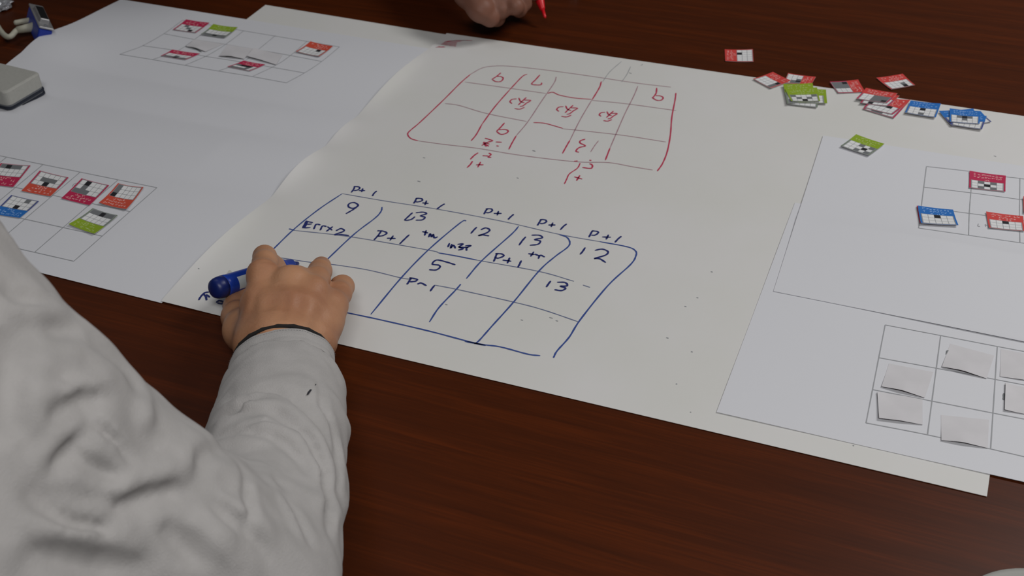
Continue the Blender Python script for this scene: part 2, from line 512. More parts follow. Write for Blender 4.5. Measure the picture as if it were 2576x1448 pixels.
notes = [
    ('blue marker writing "P+1" above the first column', [((625, 72), (618, 90), (603, 110)), ((618, 72), (650, 75), (655, 85), (640, 95), (620, 98)), ((650, 98), (690, 98)), ((675, 84), (668, 107)), ((762, 100), (745, 115), (735, 132))]),
    ('blue marker writing "P+1" above the second column', [((1010, 145), (1003, 160), (992, 178)), ((1005, 145), (1040, 148), (1045, 160), (1020, 168), (1003, 168)), ((1045, 174), (1085, 178)), ((1072, 160), (1062, 188)), ((1185, 180), (1160, 195), (1135, 215))]),
    ('blue marker writing "P+1" above the third column', [((1450, 212), (1440, 225), (1430, 245)), ((1440, 212), (1475, 212), (1480, 225), (1460, 235), (1442, 235)), ((1490, 240), (1540, 240)), ((1520, 225), (1512, 252)), ((1615, 245), (1595, 262), (1580, 278))]),
    ('blue marker writing "P+1" above the fourth column', [((1785, 278), (1775, 295), (1762, 315)), ((1778, 278), (1810, 280), (1818, 292), (1800, 302), (1778, 303)), ((1830, 312), (1875, 312)), ((1858, 297), (1848, 324)), ((1945, 305), (1925, 320), (1905, 342))]),
    ('blue marker writing "P+1" above the fifth column', [((2105, 348), (2095, 365), (2083, 388)), ((2100, 348), (2135, 352), (2140, 362), (2120, 375), (2098, 375)), ((2165, 386), (2220, 388)), ((2205, 372), (2190, 402)), ((2285, 382), (2265, 398), (2245, 420))]),
    ('blue marker digit "9"', [((648, 186), (620, 172), (590, 180), (586, 198), (610, 208), (638, 200), (648, 186), (630, 206), (600, 225), (570, 242))]),
    ('blue marker number "13" in the second column', [((985, 235), (960, 258), (938, 282), (975, 278), (1000, 260)), ((1005, 236), (1050, 232), (1072, 242), (1035, 255), (1062, 264), (1045, 280), (1005, 282))]),
    ('blue marker number "12" in the third column', [((1385, 325), (1365, 345), (1348, 365)), ((1410, 342), (1440, 330), (1465, 342), (1448, 360), (1395, 378), (1425, 374), (1462, 380))]),
    ('blue marker number "13" in the fourth column', [((1690, 385), (1668, 410), (1648, 438)), ((1725, 375), (1775, 376), (1792, 392), (1745, 402), (1780, 412), (1765, 432), (1715, 438))]),
    ('blue marker number "12" in the fifth column', [((2060, 452), (2045, 475), (2028, 495)), ((2120, 470), (2165, 462), (2202, 478), (2185, 500), (2118, 520), (2150, 522), (2188, 546))]),
    ('blue marker number "13" at the right', [((1845, 660), (1830, 680), (1818, 698)), ((1885, 668), (1935, 670), (1948, 690), (1905, 693), (1938, 705), (1912, 720), (1868, 714))]),
    ('blue marker digit "5"', [((1252, 560), (1195, 542), (1135, 530), (1108, 555), (1148, 562), (1155, 576), (1130, 592), (1088, 590))]),
    ('blue marker writing "P+1 tm"', [((790, 350), (770, 378), (745, 405)), ((765, 348), (800, 350), (825, 362), (800, 378), (768, 382)), ((825, 394), (880, 396)), ((865, 378), (845, 408)), ((965, 372), (935, 400), (905, 430)), ((1045, 352), (1082, 362)), ((1070, 345), (1060, 378)), ((1085, 388), (1095, 366), (1103, 386), (1114, 370), (1120, 392), (1142, 385))]),
    ('bold blue marker writing "Err x2"', [((325, 285), (300, 332)), ((332, 290), (312, 330)), ((320, 288), (365, 298)), ((318, 308), (358, 306)), ((305, 330), (350, 328)), ((370, 338), (385, 308), (412, 312)), ((410, 345), (425, 318), (450, 322)), ((455, 322), (485, 345)), ((488, 322), (448, 352)), ((508, 348), (540, 334), (558, 350), (500, 372), (545, 372), (590, 378))]),
    ('blue marker scribble "inz"', [((1215, 425), (1205, 450)), ((1230, 430), (1222, 456), (1240, 438), (1252, 458)), ((1265, 432), (1300, 430), (1275, 448), (1300, 460), (1268, 468)), ((1312, 442), (1348, 440), (1322, 455), (1322, 472)), ((1270, 450), (1330, 452))]),
    ('blue marker writing "P+1 tr"', [((1510, 490), (1500, 515), (1490, 540)), ((1500, 490), (1540, 492), (1552, 505), (1520, 518), (1500, 516)), ((1545, 530), (1600, 538)), ((1590, 515), (1575, 550)), ((1662, 533), (1652, 555), (1640, 577)), ((1705, 490), (1745, 496)), ((1740, 478), (1720, 508)), ((1768, 522), (1780, 500), (1808, 512)), ((1745, 492), (1775, 505))]),
    ('blue marker writing "P-1"', [((975, 640), (965, 660), (950, 682)), ((965, 640), (1012, 650), (1002, 662), (968, 666)), ((1015, 680), (1038, 673), (1072, 690)), ((1122, 688), (1108, 705), (1095, 724))]),
]
for lab, st in notes:
    ink('handwriting', [F1(*s) for s in st], NW, MAT['ink_n'], hP, poster, lift=0.0003, label=lab, n=5)
ink('handwriting', [F9((85, 830), (110, 790), (150, 752), (200, 742)), F9((130, 760), (160, 790), (170, 832)), F9((165, 770), (205, 800)), F9((275, 858), (300, 835), (340, 845), (375, 862)), F9((285, 862), (330, 868), (378, 862))],
    0.0019, MAT['ink_n'], hP, poster, lift=0.0003, label='blue marker writing beside the marker cap')
RW = 0.0015
ink('hand_drawn_grid', [
    F2((640, 372), (550, 450), (400, 600), (200, 790), (108, 868), (90, 900), (118, 935), (180, 955)),
    F2((2438, 535), (2430, 600), (2402, 750), (2390, 900), (2362, 1050), (2320, 1155), (2275, 1220)),
    F2((1135, 372), (1090, 395), (990, 500)), F2((740, 810), (690, 900), (645, 955)), F2((1040, 910), (1000, 980), (975, 1030)),
    F2((1785, 435), (1768, 490), (1705, 595)), F2((1510, 950), (1475, 1010), (1445, 1065)), F2((1860, 1020), (1820, 1125)),
    F2((1315, 540), (1360, 530), (1420, 555), (1550, 580), (1700, 592)), F2((1190, 795), (1280, 800), (1360, 820), (1445, 845)),
    F2((990, 500), (850, 660), (740, 810)),
], RW, MAT['ink_r'], hP, poster, label='red marker line of the drawn grid')
ink('hand_drawn_grid', [
    F2((2395, 485), (2100, 450), (1700, 390), (1300, 335), (1000, 303), (850, 300), (740, 318), (640, 372)),
    F2((180, 955), (400, 985), (700, 1020), (1000, 1070), (1300, 1110), (1600, 1140), (1850, 1145), (2050, 1180), (2235, 1210)),
    F2((1390, 395), (1370, 450), (1260, 610), (1140, 790), (1040, 910)),
    F2((1700, 600), (1600, 770), (1510, 950)), F2((2105, 475), (2070, 560), (1990, 720), (1920, 880), (1860, 1020)),
    F2((590, 440), (950, 490), (1300, 540)), F2((1700, 600), (2000, 630), (2440, 690)),
    F2((415, 628), (540, 645), (780, 715), (1130, 785)), F2((1440, 848), (1700, 875), (2000, 910), (2350, 965)),
], 0.0011, MAT['ink_p'], hP, poster, lift=0.0002, label='faded red marker line')


def exc(dx, dy, s, lab):
    base = [((1045, 588), (1005, 592), (985, 612), (1003, 630)), ((1062, 580), (1080, 612), (1112, 622)), ((1128, 576), (1090, 610), (1058, 642)),
            ((1108, 598), (1166, 602), (1130, 625), (1100, 648), (1072, 655)), ((1025, 672), (1070, 678), (1112, 662))]
    st = [F2(*[(1075 + dx + (x - 1075) * s, 625 + dy + (y - 625) * s) for x, y in q]) for q in base]
    ink('handwriting', st, 0.0016, MAT['ink_r'], hP, poster, lift=0.0003, label=lab, n=5)


exc(0, 0, 1.0, 'red marker glyph in the second column')
exc(410, 68, 1.0, 'red marker glyph in the third column')
exc(770, 112, 0.86, 'red marker glyph in the fourth column')
rn = [
    ('red upside-down digit at the far left', [((905, 360), (870, 390), (825, 418)), ((868, 392), (905, 393), (926, 408), (905, 435), (862, 437), (832, 420))]),
    ('red upside-down "7"', [((1247, 378), (1210, 420), (1175, 457), (1215, 466), (1256, 464), (1262, 447))]),
    ('red upside-down digit at the far right', [((2270, 492), (2264, 540), (2236, 578)), ((2228, 575), (2270, 600), (2312, 598), (2326, 576), (2300, 562), (2262, 560))]),
    ('red upside-down digit in the second column', [((937, 798), (905, 835), (868, 872)), ((868, 874), (905, 898), (950, 890), (970, 870), (945, 856), (890, 858))]),
    ('red "=2" crossed with a bold stroke', [((765, 932), (800, 942), (832, 955), (790, 968), (738, 996)), ((752, 965), (806, 985)), ((748, 972), (800, 1003)), ((760, 985), (780, 1005)), ((860, 965), (914, 968)), ((866, 998), (887, 1003))]),
    ('red "r+1" below the grid', [((800, 1062), (818, 1075), (795, 1098), (822, 1100)), ((745, 1085), (795, 1088)), ((706, 1060), (672, 1083), (638, 1117))]),
    ('red "+1" below the grid', [((688, 1165), (754, 1165)), ((728, 1140), (703, 1187)), ((657, 1133), (640, 1160), (610, 1190))]),
    ('red upside-down "13"', [((1645, 940), (1602, 955), (1600, 975), (1632, 990), (1642, 1002), (1590, 1015), (1563, 1045), (1590, 1056))]),
    ('red curved strokes below the grid', [((1545, 1135), (1578, 1131)), ((1680, 1124), (1698, 1128)), ((1618, 1188), (1695, 1196), (1706, 1168), (1682, 1154))]),
    ('red plus sign at the bottom', [((1548, 1270), (1618, 1290)), ((1597, 1258), (1568, 1304))]),
]
for lab, st in rn:
    ink('handwriting', [F2(*s) for s in st], 0.0017, MAT['ink_r'], hP, poster, lift=0.0003, label=lab, n=5)
ink('handwriting', [F2((1760, 955), (1725, 1000), (1692, 1052))], 0.001, MAT['ink_p'], hP, poster, lift=0.0003, label='thin faded red stroke')
ink('handwriting', [F2((1600, 1150), (1575, 1195), (1505, 1245), (1482, 1290), (1462, 1332))], 0.0013, MAT['ink_r'], hP, poster, lift=0.0003, label='long bent red stroke below the grid')
hs = []
for k in range(7):
    y0 = 84 + k * 8
    hs.append(F2((410 - k * 11, y0 + 4), (470 - k * 4, y0 - 4 + k), (530 + (90 if k < 1 else 30 if k < 2 else -k * 3), y0 - 9 + k * 1.2)))
hs += [F2((430, 88), (520, 76), (655, 78)), F2((335, 137), (420, 130))]
ink('hatching', hs, 0.0010, MAT['ink_r'], hP, poster, lift=0.0003, label='red marker hatching at the far edge')
ink('crease', [F2((1962, 260), (1860, 350), (1795, 440)), F2((2042, 305), (2005, 380), (1962, 440)), F2((1180, 1040), (1210, 1048)),
               F2((2150, 285), (2130, 295))], 0.0007, MAT['pencil'], hP, poster, label='thin grey crease line')
# stray flecks
fl = []
for (x, y, l) in [(1676, 849, 6), (1310, 804, 6), (1382, 798, 9), (1398, 806, 6), (1738, 884, 5), (1736, 1036, 3), (1050, 455, 8), (1788, 683, 5), (1752, 748, 5), (1722, 770, 5),
                  (1700, 965, 4), (640, 675, 3), (1340, 378, 6), (1300, 447, 5), (2087, 352, 5), (2500, 392, 6), (1120, 765, 6), (498, 675, 4), (1582, 183, 7), (2145, 1120, 4), (1064, 396, 6)]:
    fl.append([(x, y), (x + l, y + l * 0.3)])
ink('ink_fleck', fl, 0.0011, MAT['pencil'], hP, poster, lift=0.00022, n=2)['kind'] = 'stuff'


def grey_patch(x, y, rx, ry, hf, par):
    """small irregular grey patch"""
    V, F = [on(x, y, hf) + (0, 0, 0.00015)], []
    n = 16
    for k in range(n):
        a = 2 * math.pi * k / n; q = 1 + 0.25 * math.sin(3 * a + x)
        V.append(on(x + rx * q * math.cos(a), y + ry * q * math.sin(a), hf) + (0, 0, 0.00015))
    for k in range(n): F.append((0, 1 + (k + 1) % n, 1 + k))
    o = mesh('grey_patch', V, F, MAT['grey_patch'], par)
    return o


grey_patch(578, 689, 9, 8, hP, poster)  # one flat grey patch beside the marker
# marks on the printed sheets: one painted shadow arc, the rest pencil
ink('pencil_or_shade_mark', [F3((775, 405), (830, 412), (890, 435), (942, 462))], 0.0016, MAT['cardg'], hL, left, lift=0.0006)  # dark arc painted as the shadow of the lifted slip
ink('pencil_or_shade_mark', [F7((1550, 785), (1545, 815), (1572, 818)), F7((1625, 800), (1660, 805)), F7((1640, 790), (1640, 822))], 0.0006, MAT['pencil'], hR1, right1)
ink('pencil_or_shade_mark', [F8((742, 308), (730, 312), (726, 340))], 0.0012, MAT['cardg'], hR2, right2)
ink('pencil_or_shade_mark', [F8((1163, 630), (1160, 682))], 0.0016, MAT['cardg'], hR2, right2)
ink('pencil_or_shade_mark', [F4((1118, 612), (1135, 575), (1165, 560), (1195, 560)), F4((1140, 600), (1170, 575))], 0.0006, MAT['pencil'], hL, left)


# ================================================================= CARDS
def card(corn, rows, col, label, hf, z=0.0, border=None, curl=0.0008, hh=0.42, group=None, side=0.07, low='cardg'):
    """corn: pixel HL, HR, BR, BL (header edge first)"""
    q = [on(x, y, lambda a, b: hf(a, b) + z)[:2] for x, y in corn]
    th = 0.0003
    cen = sum(q) / 4

    def S(u, v, up=0.0):
        p = (q[0] * (1 - u) + q[1] * u) * (1 - v) + (q[3] * (1 - u) + q[2] * u) * v
        c = curl * ((2 * u - 1) ** 2 * 0.6 + (2 * v - 1) ** 2 * 0.7)
        return (p[0], p[1], TZ + hf(p[0], p[1]) + z + th + c + up)
    n = 6
    V, F = [], []
    for up in (0, -th):
        for j in range(n + 1):
            for i in range(n + 1): V.append(S(i / n, j / n, up))
    s = n + 1; N = s * s
    for j in range(n):
        for i in range(n):
            a = j * s + i
            F.append((a, a + s, a + s + 1, a + 1)); F.append((N + a, N + a + 1, N + a + s + 1, N + a + s))
    rim = list(range(s)) + [j * s + n for j in range(1, s)] + [n * s + i for i in range(n - 1, -1, -1)] + [j * s for j in range(n - 1, 0, -1)]
    for k in range(len(rim)):
        a, b = rim[k], rim[(k + 1) % len(rim)]
        F.append((a, b, N + b, N + a))
    loc = (cen[0], cen[1], TZ + hf(*cen) + z)
    root = mesh('game_card', V, F, MAT['slip'], None, smooth=False, local=loc)
    tag(root, label, 'card', group)

    def patch(us, vs, up, V, F, fm, mi):
        b = len(V)
        for v_ in vs:
            for u_ in us: V.append(S(u_, v_, up))
        k = len(us)
        for j in range(len(vs) - 1):
            for i in range(k - 1):
                a = b + j * k + i
                F.append((a, a + k, a + k + 1, a + 1)); fm.append(mi)
    # header band
    V, F, fm = [], [], []
    patch(np.linspace(0.0, 1.0, 7), np.linspace(0.0, hh, 4), 0.0001, V, F, fm, 0)
    mesh('header_band', V, F, MAT[col], root)
    # coloured border + cells
    V, F, fm = [], [], []
    bcol = border or col
    patch(np.linspace(0.0, 1.0, 7), np.linspace(hh, 1.0, 5), 0.0001, V, F, fm, 0)
    patch(np.linspace(side * 0.7, 1 - side * 0.7, 7), np.linspace(hh, 0.985, 5), 0.00014, V, F, fm, 1)
    u0, u1, v0, v1 = side, 1 - side, hh + 0.01, 0.965
    for r, row in enumerate(rows):
        for c_, ch in enumerate(row):
            a = u0 + (u1 - u0) * c_ / 5; b = u0 + (u1 - u0) * (c_ + 1) / 5
            e_ = v0 + (v1 - v0) * r / 3; f_ = v0 + (v1 - v0) * (r + 1) / 3
            g_ = 0.008 if ch == 'w' else -0.001
            patch([a + g_, (a + b) / 2, b - g_], [e_ + g_, (e_ + f_) / 2, f_ - g_], 0.00018 if ch == 'w' else 0.0002, V, F, fm, {'w': 2, 'g': 3, 'k': 4}[ch])
    mesh('cell_print', V, F, [MAT[bcol], MAT['cardl'], MAT['cardw'], MAT['cardg'], MAT['cardk']], root, fm=fm)
    # lettering : small pale glyph strokes
    V, F = [], []
    rnd = random.Random(int(corn[0][0] * 7 + corn[0][1]))
    for (vv, k0, k1) in ((0.25, 1, 9), (0.55, 1, 9), (0.8, 3, 7)):
        for k in range(k0, k1):
            if rnd.random() < 0.15: continue
            for _ in range(3):
                u = (k + 0.1 + rnd.random() * 0.6) / 10; v_ = (vv + rnd.uniform(-0.10, 0.07)) * hh
                du, dv = (0.055, 0.004) if rnd.random() < 0.5 else (0.008, 0.045)
                b = len(V)
                V += [S(u, v_, 0.00018), S(u, v_ + (dv if dv > .01 else 0.017), 0.00018), S(u + (du if du > .01 else 0.015), v_ + (dv if dv > .01 else 0.017), 0.00018), S(u + (du if du > .01 else 0.015), v_, 0.00018)]
                F.append((b, b + 1, b + 2, b + 3))
    mesh('header_lettering', V, F, MAT[{'green': 'greentext', 'blue': 'bluetext'}.get(col, 'pinktext')], root)['kind'] = 'stuff'
    return root


G1g = 'cards on the far printed grid of the left sheet'
card(F3((785, 130), (1030, 165), (885, 268), (645, 235)), ['wgwww', 'wwgww', 'wwwkw'], 'crimson', 'crimson card in the far left corner cell of the far left grid', hL, group=G1g)
card(F3((1070, 185), (1325, 218), (1190, 325), (940, 290)), ['wwwww', 'wwwww', 'ggkgg'], 'green', 'green card on the far left grid, beside a crimson card', hL, border='greengrey', group=G1g, curl=0.0015)
card(F3((640, 445), (930, 487), (775, 550), (520, 508)), ['wwwww', 'wwgww', 'ggkgg'], 'crimson', 'crimson card with grey bottom row below a dark arc, far left grid', hL, group=G1g)
card(F3((1385, 560), (1612, 600), (1450, 668), (1215, 622)), ['gkkkw', 'wwwgw', 'ggggw'], 'crimson', 'crimson card nearest the viewer in the middle of the far left grid', hL, group=G1g)
card(F3((2085, 365), (2320, 415), (2175, 522), (1930, 470)), ['wwwkw', 'wwwww', 'wwwww'], 'orange', 'orange-red card in the right end cell of the far left grid', hL, group=G1g, curl=0.0014)
G2g = 'cards on the near printed grid of the left sheet'
card(F4((210, 632), (-230, 575), (40 - 20, 262), (478, 300)), ['wwwww', 'wwwww', 'wggkg'], 'crimson', 'crimson card cut off by the left picture edge', hL, group=G2g, hh=0.45)
card(F4((785, 775), (335, 690), (620, 378), (1065, 485)), ['wwkww', 'wgggw', 'wwwww'], 'orange', 'orange-headed card with a crimson border, near left grid', hL, border='crimson', group=G2g, hh=0.40)
card(F4((1390, 912), (950, 805), (1265, 498), (1690, 605)), ['wwggg', 'wwwgw', 'wwwkw'], 'crimson', 'crimson card with grey T shape, between two orange-headed cards', hL, group=G2g, hh=0.38)
card(F4((1960, 990), (1535, 890), (1830, 590), (2225, 650)), ['wwwwk', 'wwwwg', 'wwwwg'], 'orange', 'orange-red curled card in the right end cell of the near left grid', hL, group=G2g, hh=0.44, curl=0.0018)
card(F4((315, 1108), (-120, 1040), (180, 755), (610, 850)), ['wwkww', 'wwwww', 'wgwww'], 'blue', 'blue card on the near left grid beside the grey sleeve', hL, border='navyb', group=G2g, hh=0.42)
card(F4((1465, 1365), (1065, 1215), (1440, 970), (1825, 1080)), ['wwwww', 'wwwww', 'ggkgg'], 'green', 'green card with grey top row, nearest card on the left sheet', hL, border='greengrey', group=G2g, hh=0.42, curl=0.0015)
G3g = 'cards on the printed grid of the right folded sheet'
card(F7((1440, 155), (1880, 215), (1875, 408), (1435, 360)), ['wgwgw', 'wwkww', 'wgwgw'], 'crimson', 'crimson card with checker pattern on the right folded sheet', hR1, group=G3g, hh=0.48)
card(F7((798, 580), (1225, 630), (1290, 812), (835, 790)), ['wwwww', 'wwwww', 'wwwww'], 'crimson', 'crimson card almost hidden beneath the blue card', hR1, group=G3g, hh=0.4)
card(F7((812, 578), (1240, 628), (1305, 815), (850, 790)), ['wwkww', 'wwwww', 'wwwww'], 'blue', 'blue card with a red card under its left edge', hR1, 0.0014, border='blue', group=G3g, hh=0.40)
card(F7((1640, 650), (2090, 705), (2112, 887), (1675, 845)), ['wwkww', 'wwwww', 'wwwww'], 'red', 'red card on the right folded sheet beside small pencil marks', hR1, 0.0003, group=G3g, hh=0.42)
card(F7((2092, 465), (2520, 520), (2530, 705), (2098, 660)), ['wwwww', 'wwkww', 'wwwww'], 'red', 'red card cut off by the right picture edge', hR1, 0.0008, group=G3g)
G4g = 'loose cards along the far edge of the poster'
hT = flat(0.0)
card(F6((195, 447), (185, 215), (752, 210), (768, 463)), ['wwwkw', 'wwwww', 'wwwww'], 'red', 'red card lying alone on the dark wood', hT, group=G4g, side=0.05)
card(F6((1160, 670), (1522, 845), (1112, 1000), (755, 810)), ['wwwwk', 'wwwwg', 'wwwwg'], 'red', 'red card turned diagonally, half off the poster edge', hP, 0.0006, group=G4g)
card(F6((2025, 770), (1925, 930), (1375, 885), (1465, 695)), ['wwgkg', 'wwwgg', 'wwwww'], 'red', 'red card partly beneath the green pile', hP, 0.0001, group=G4g)
card(F6((1490, 1010), (2095, 1060), (2060, 1390), (1440, 1315)), ['wwwww', 'wwwww', 'wwwww'], 'green', 'bottom card of the green pile with a white row showing', hP, 0.0008, border='greengrey', group=G4g, low='w')
card(F6((1650, 985), (2232, 1030), (2257, 1305), (1660, 1290)), ['wwwww', 'wwwww', 'wwwww'], 'green', 'green card sticking out to the right of the green pile', hP, 0.0014, border='green', group=G4g, side=0.14)
card(F6((1365, 915), (1960, 897), (2030, 1230), (1450, 1310)), ['wgwww', 'wgwww', 'gkkkg'], 'green', 'green card sticking out to the far left of the green pile', hP, 0.0020, border='greengrey', group=G4g)
card(F6((1405, 1010), (2050, 985), (2115, 1262), (1530, 1262)), ['gwwwg', 'wgwgw', 'wwkww'], 'green', 'top card of the green pile', hP, 0.0027, border='green', group=G4g, hh=0.46)
card(F5((490, 213), (582, 365), (240, 382), (135, 240)), ['kggww', 'gggww', 'gggww'], 'red', 'red card with a grey half, left of the red pile', hP, 0.0002, group=G4g, border='crimson')
card(F5((720, 190), (1050, 140), (1205, 280), (905, 335)), ['wwwww', 'wwwgw', 'wwwkw'], 'red', 'red card on the wood, farthest of the red group', hT, 0.0002, group=G4g)
card(F5((745, 440), (1147, 468), (940, 697), (550, 580)), ['wwwwk', 'wwwww', 'wggww'], 'red', 'bottom card of the red pile, touching the blue card', hP, 0.0003, group=G4g, border='crimson')
card(F5((740, 395), (1085, 520), (925, 650), (560, 560)), ['wwwkw', 'wwwww', 'wwwww'], 'red', 'second card from the bottom of the red pile', hP, 0.0010, group=G4g, border='crimson')
card(F5((640, 355), (1010, 415), (868, 545), (515, 505)), ['wwwww', 'wwwww', 'wkwww'], 'red', 'card just under the top of the red pile', hP, 0.0016, group=G4g, border='crimson')
card(F5((590, 318), (985, 385), (855, 505), (465, 452)), ['wwggg', 'wwggg', 'wwggk'], 'red', 'top card of the red pile', hP, 0.0022, group=G4g, border='crimson')
card(F5((1150, 475), (1530, 515), (1465, 688), (1078, 625)), ['wwkww', 'wwwww', 'wwgww'], 'blue', 'single blue card between the red pile and the blue pile', hP, 0.0016, group=G4g)
card(F5((1505, 607), (1935, 578), (2040, 745), (1665, 792)), ['wwwww', 'wwwww', 'wwwww'], 'blue', 'blue card sticking out to the left of the blue pile', hP, 0.0010, group=G4g, border='navyb')
card(F5((1760, 640), (2030, 612), (2165, 742), (1880, 795)), ['wwwww', 'wwwww', 'wwwww'], 'blue', 'blue card pointing right out of the blue pile', hP, 0.0003, group=G4g, border='navyb')
card(F5((1700, 640), (2105, 670), (2045, 838), (1650, 775)), ['wwwww', 'wwwww', 'wwwww'], 'blue', 'blue card at the near side of the blue pile', hP, 0.0016, group=G4g, border='navyb')
card(F5((1640, 575), (2025, 610), (2015, 768), (1640, 742)), ['wgkgw', 'wwgww', 'wwwww'], 'blue', 'top card of the blue pile', hP, 0.0023, group=G4g)
card(F5((465, 900), (820, 1020), (625, 1165), (270, 1045)), ['wwgwg', 'wwwkw', 'wwgwg'], 'green', 'green card lying by itself on the cream poster at the right', hP, 0.0022, border='greengrey', group=G4g)


def slip(corn, label, hf, z=0.0, group=None, lift=0.003, side=(0, 1), m='slip'):
    """face-down slip of paper; near edge curls up"""
    q = [on(x, y, hf)[:2] for x, y in corn]
    cen = sum(q) / 4; n = 8
    V, F = [], []

    def S(u, v, up):
        p = (q[0] * (1 - u) + q[1] * u) * (1 - v) + (q[3] * (1 - u) + q[2] * u) * v
        c = lift * (side[1] * max(0, v - 0.25) ** 2 * (1 - 0.7 * abs(2 * u - 0.9)) * 1.6 + side[0] * max(0, 0.6 - u) ** 2)
        return (p[0], p[1], TZ + hf(p[0], p[1]) + z + 0.0002 + c + up)
    for up in (0, -0.00018):
        for j in range(n + 1):
            for i in range(n + 1): V.append(S(i / n, j / n, up))
    s = n + 1; N = s * s
    fm = []
    for j in range(n):
        for i in range(n):
            a = j * s + i
            F.append((a, a + s, a + s + 1, a + 1)); F.append((N + a, N + a + 1, N + a + s + 1, N + a + s)); fm += [0, 1]
    rim = list(range(s)) + [j * s + n for j in range(1, s)] + [n * s + i for i in range(n - 1, -1, -1)] + [j * s for j in range(n - 1, 0, -1)]
    for k in range(len(rim)):
        a, b = rim[k], rim[(k + 1) % len(rim)]
        q_ = len(V); V += [V[a], V[b], V[N + b], V[N + a]]; F.append((q_, q_ + 1, q_ + 2, q_ + 3)); fm.append(0)
    o = mesh('paper_slip', V, F, [MAT[m], MAT['edge']], None, fm=fm, smooth=True, local=(cen[0], cen[1], TZ + hf(*cen) + z))
    return tag(o, label, 'paper slip', group)


S1 = 'blank slips on the far left grid'
slip(F3((865, 330), (1170, 380), (985, 462), (790, 412)), 'blank face-down slip near a green card on the far left grid', hL, 0.0002, S1, 0.0028)
slip(F3((1212, 385), (1478, 428), (1390, 540), (1130, 510)), 'blank face-down slip in the middle of the far left grid', hL, 0.0002, S1, 0.0028)
slip(F3((1490, 430), (1790, 492), (1722, 600), (1420, 520)), 'blank face-down slip leaning right of centre on the far left grid', hL, 0.0005, S1, 0.0018, (1.8, 1))
S2 = 'blank slips on the lower right grid'
slip(F8((755, 255), (1090, 345), (1030, 522), (690, 434)), 'blank slip in the top row of the lower right grid', hR2, 0, S2, 0.0028)
slip(F8((290, 405), (628, 470), (560, 668), (232, 585)), 'blank slip in the middle row of the lower right grid', hR2, 0, S2, 0.0028)
slip(F8((200, 625), (545, 668), (545, 872), (212, 832)), 'blank slip in the bottom left cell of the lower right grid', hR2, 0, S2, 0.0024, (1.5, 1))
slip(F8((685, 795), (1050, 832), (1038, 1050), (686, 992)), 'blank slip overhanging the bottom line of the lower right grid', hR2, 0, S2, 0.0028)
slip(F8((1140, 295), (1490, 360), (1480, 560), (1132, 505)), 'blank slip touching the right picture edge, upper of two', hR2, 0, S2, 0.001)
slip(F8((1172, 560), (1500, 618), (1490, 820), (1165, 765)), 'blank slip touching the right picture edge, lower of two', hR2, 0, S2, 0.002, (2, 0.3))

#@@PART2@@
# ================================================================= IMPLICIT SURFACES (for bodies and cloth)
def surface_net(F, org, st):
    """F[x,y,z] signed distance (negative inside) -> verts, quads"""
    nx, ny, nz = F.shape
    inside = F < 0
    c = [(i, j, k) for i in (0, 1) for j in (0, 1) for k in (0, 1)]
    sl = lambda a, o, n: slice(o, o + n - 1)
    cnt = np.zeros((nx - 1, ny - 1, nz - 1), np.float32)
    acc = np.zeros((nx - 1, ny - 1, nz - 1, 3), np.float32)
    g = lambda A, o: A[o[0]:o[0] + nx - 1, o[1]:o[1] + ny - 1, o[2]:o[2] + nz - 1]
    for a in c:
        for ax in range(3):
            if a[ax] == 1: continue
            b = list(a); b[ax] = 1
            fa, fb = g(F, a), g(F, b)
            m = g(inside, a) != g(inside, b)
            t = np.where(m, fa / np.where(m, fa - fb, 1), 0)
            cnt += m
            for d in range(3):
                acc[..., d] += np.where(m, a[d] + (t if d == ax else 0), 0)
    has = cnt > 0
    idx = -np.ones(has.shape, np.int64); idx[has] = np.arange(has.sum())
    pos = np.argwhere(has) + acc[has] / cnt[has][:, None]
    V = np.array(org) + pos * st
    Q = []
    for ax in range(3):
        u, v = [(1, 2), (2, 0), (0, 1)][ax]
        lo = [slice(0, n) for n in F.shape]; hi = [slice(0, n) for n in F.shape]
        lo[ax] = slice(0, F.shape[ax] - 1); hi[ax] = slice(1, F.shape[ax])
        A = inside[tuple(lo)]; B = inside[tuple(hi)]
        e = np.argwhere(A != B)
        e = e[(e[:, u] > 0) & (e[:, v] > 0) & (e[:, u] < F.shape[u] - 1) & (e[:, v] < F.shape[v] - 1)]
        q = []
        for du, dv in ((0, 0), (-1, 0), (-1, -1), (0, -1)):
            r = e.copy(); r[:, u] += du; r[:, v] += dv
            q.append(idx[r[:, 0], r[:, 1], r[:, 2]])
        q = np.stack(q, 1)
        fl_ = A[e[:, 0], e[:, 1], e[:, 2]]
        q[~fl_] = q[~fl_][:, ::-1]
        Q.append(q)
    return V, np.concatenate(Q)


def smin(a, b, k):
    h = np.clip(0.5 + 0.5 * (b - a) / k, 0, 1)
    return b * (1 - h) + a * h - k * h * (1 - h)


def caps(p, a, b, ra, rb, fz=1.0):
    ab = b - a; pa = p - a
    t = np.clip(pa @ ab / (ab @ ab + 1e-12), 0, 1)
    d = pa - t[..., None] * ab
    if fz != 1.0:
        d = d * np.array([1, 1, fz], np.float32)
    return np.sqrt((d * d).sum(-1)) - (ra + (rb - ra) * t)


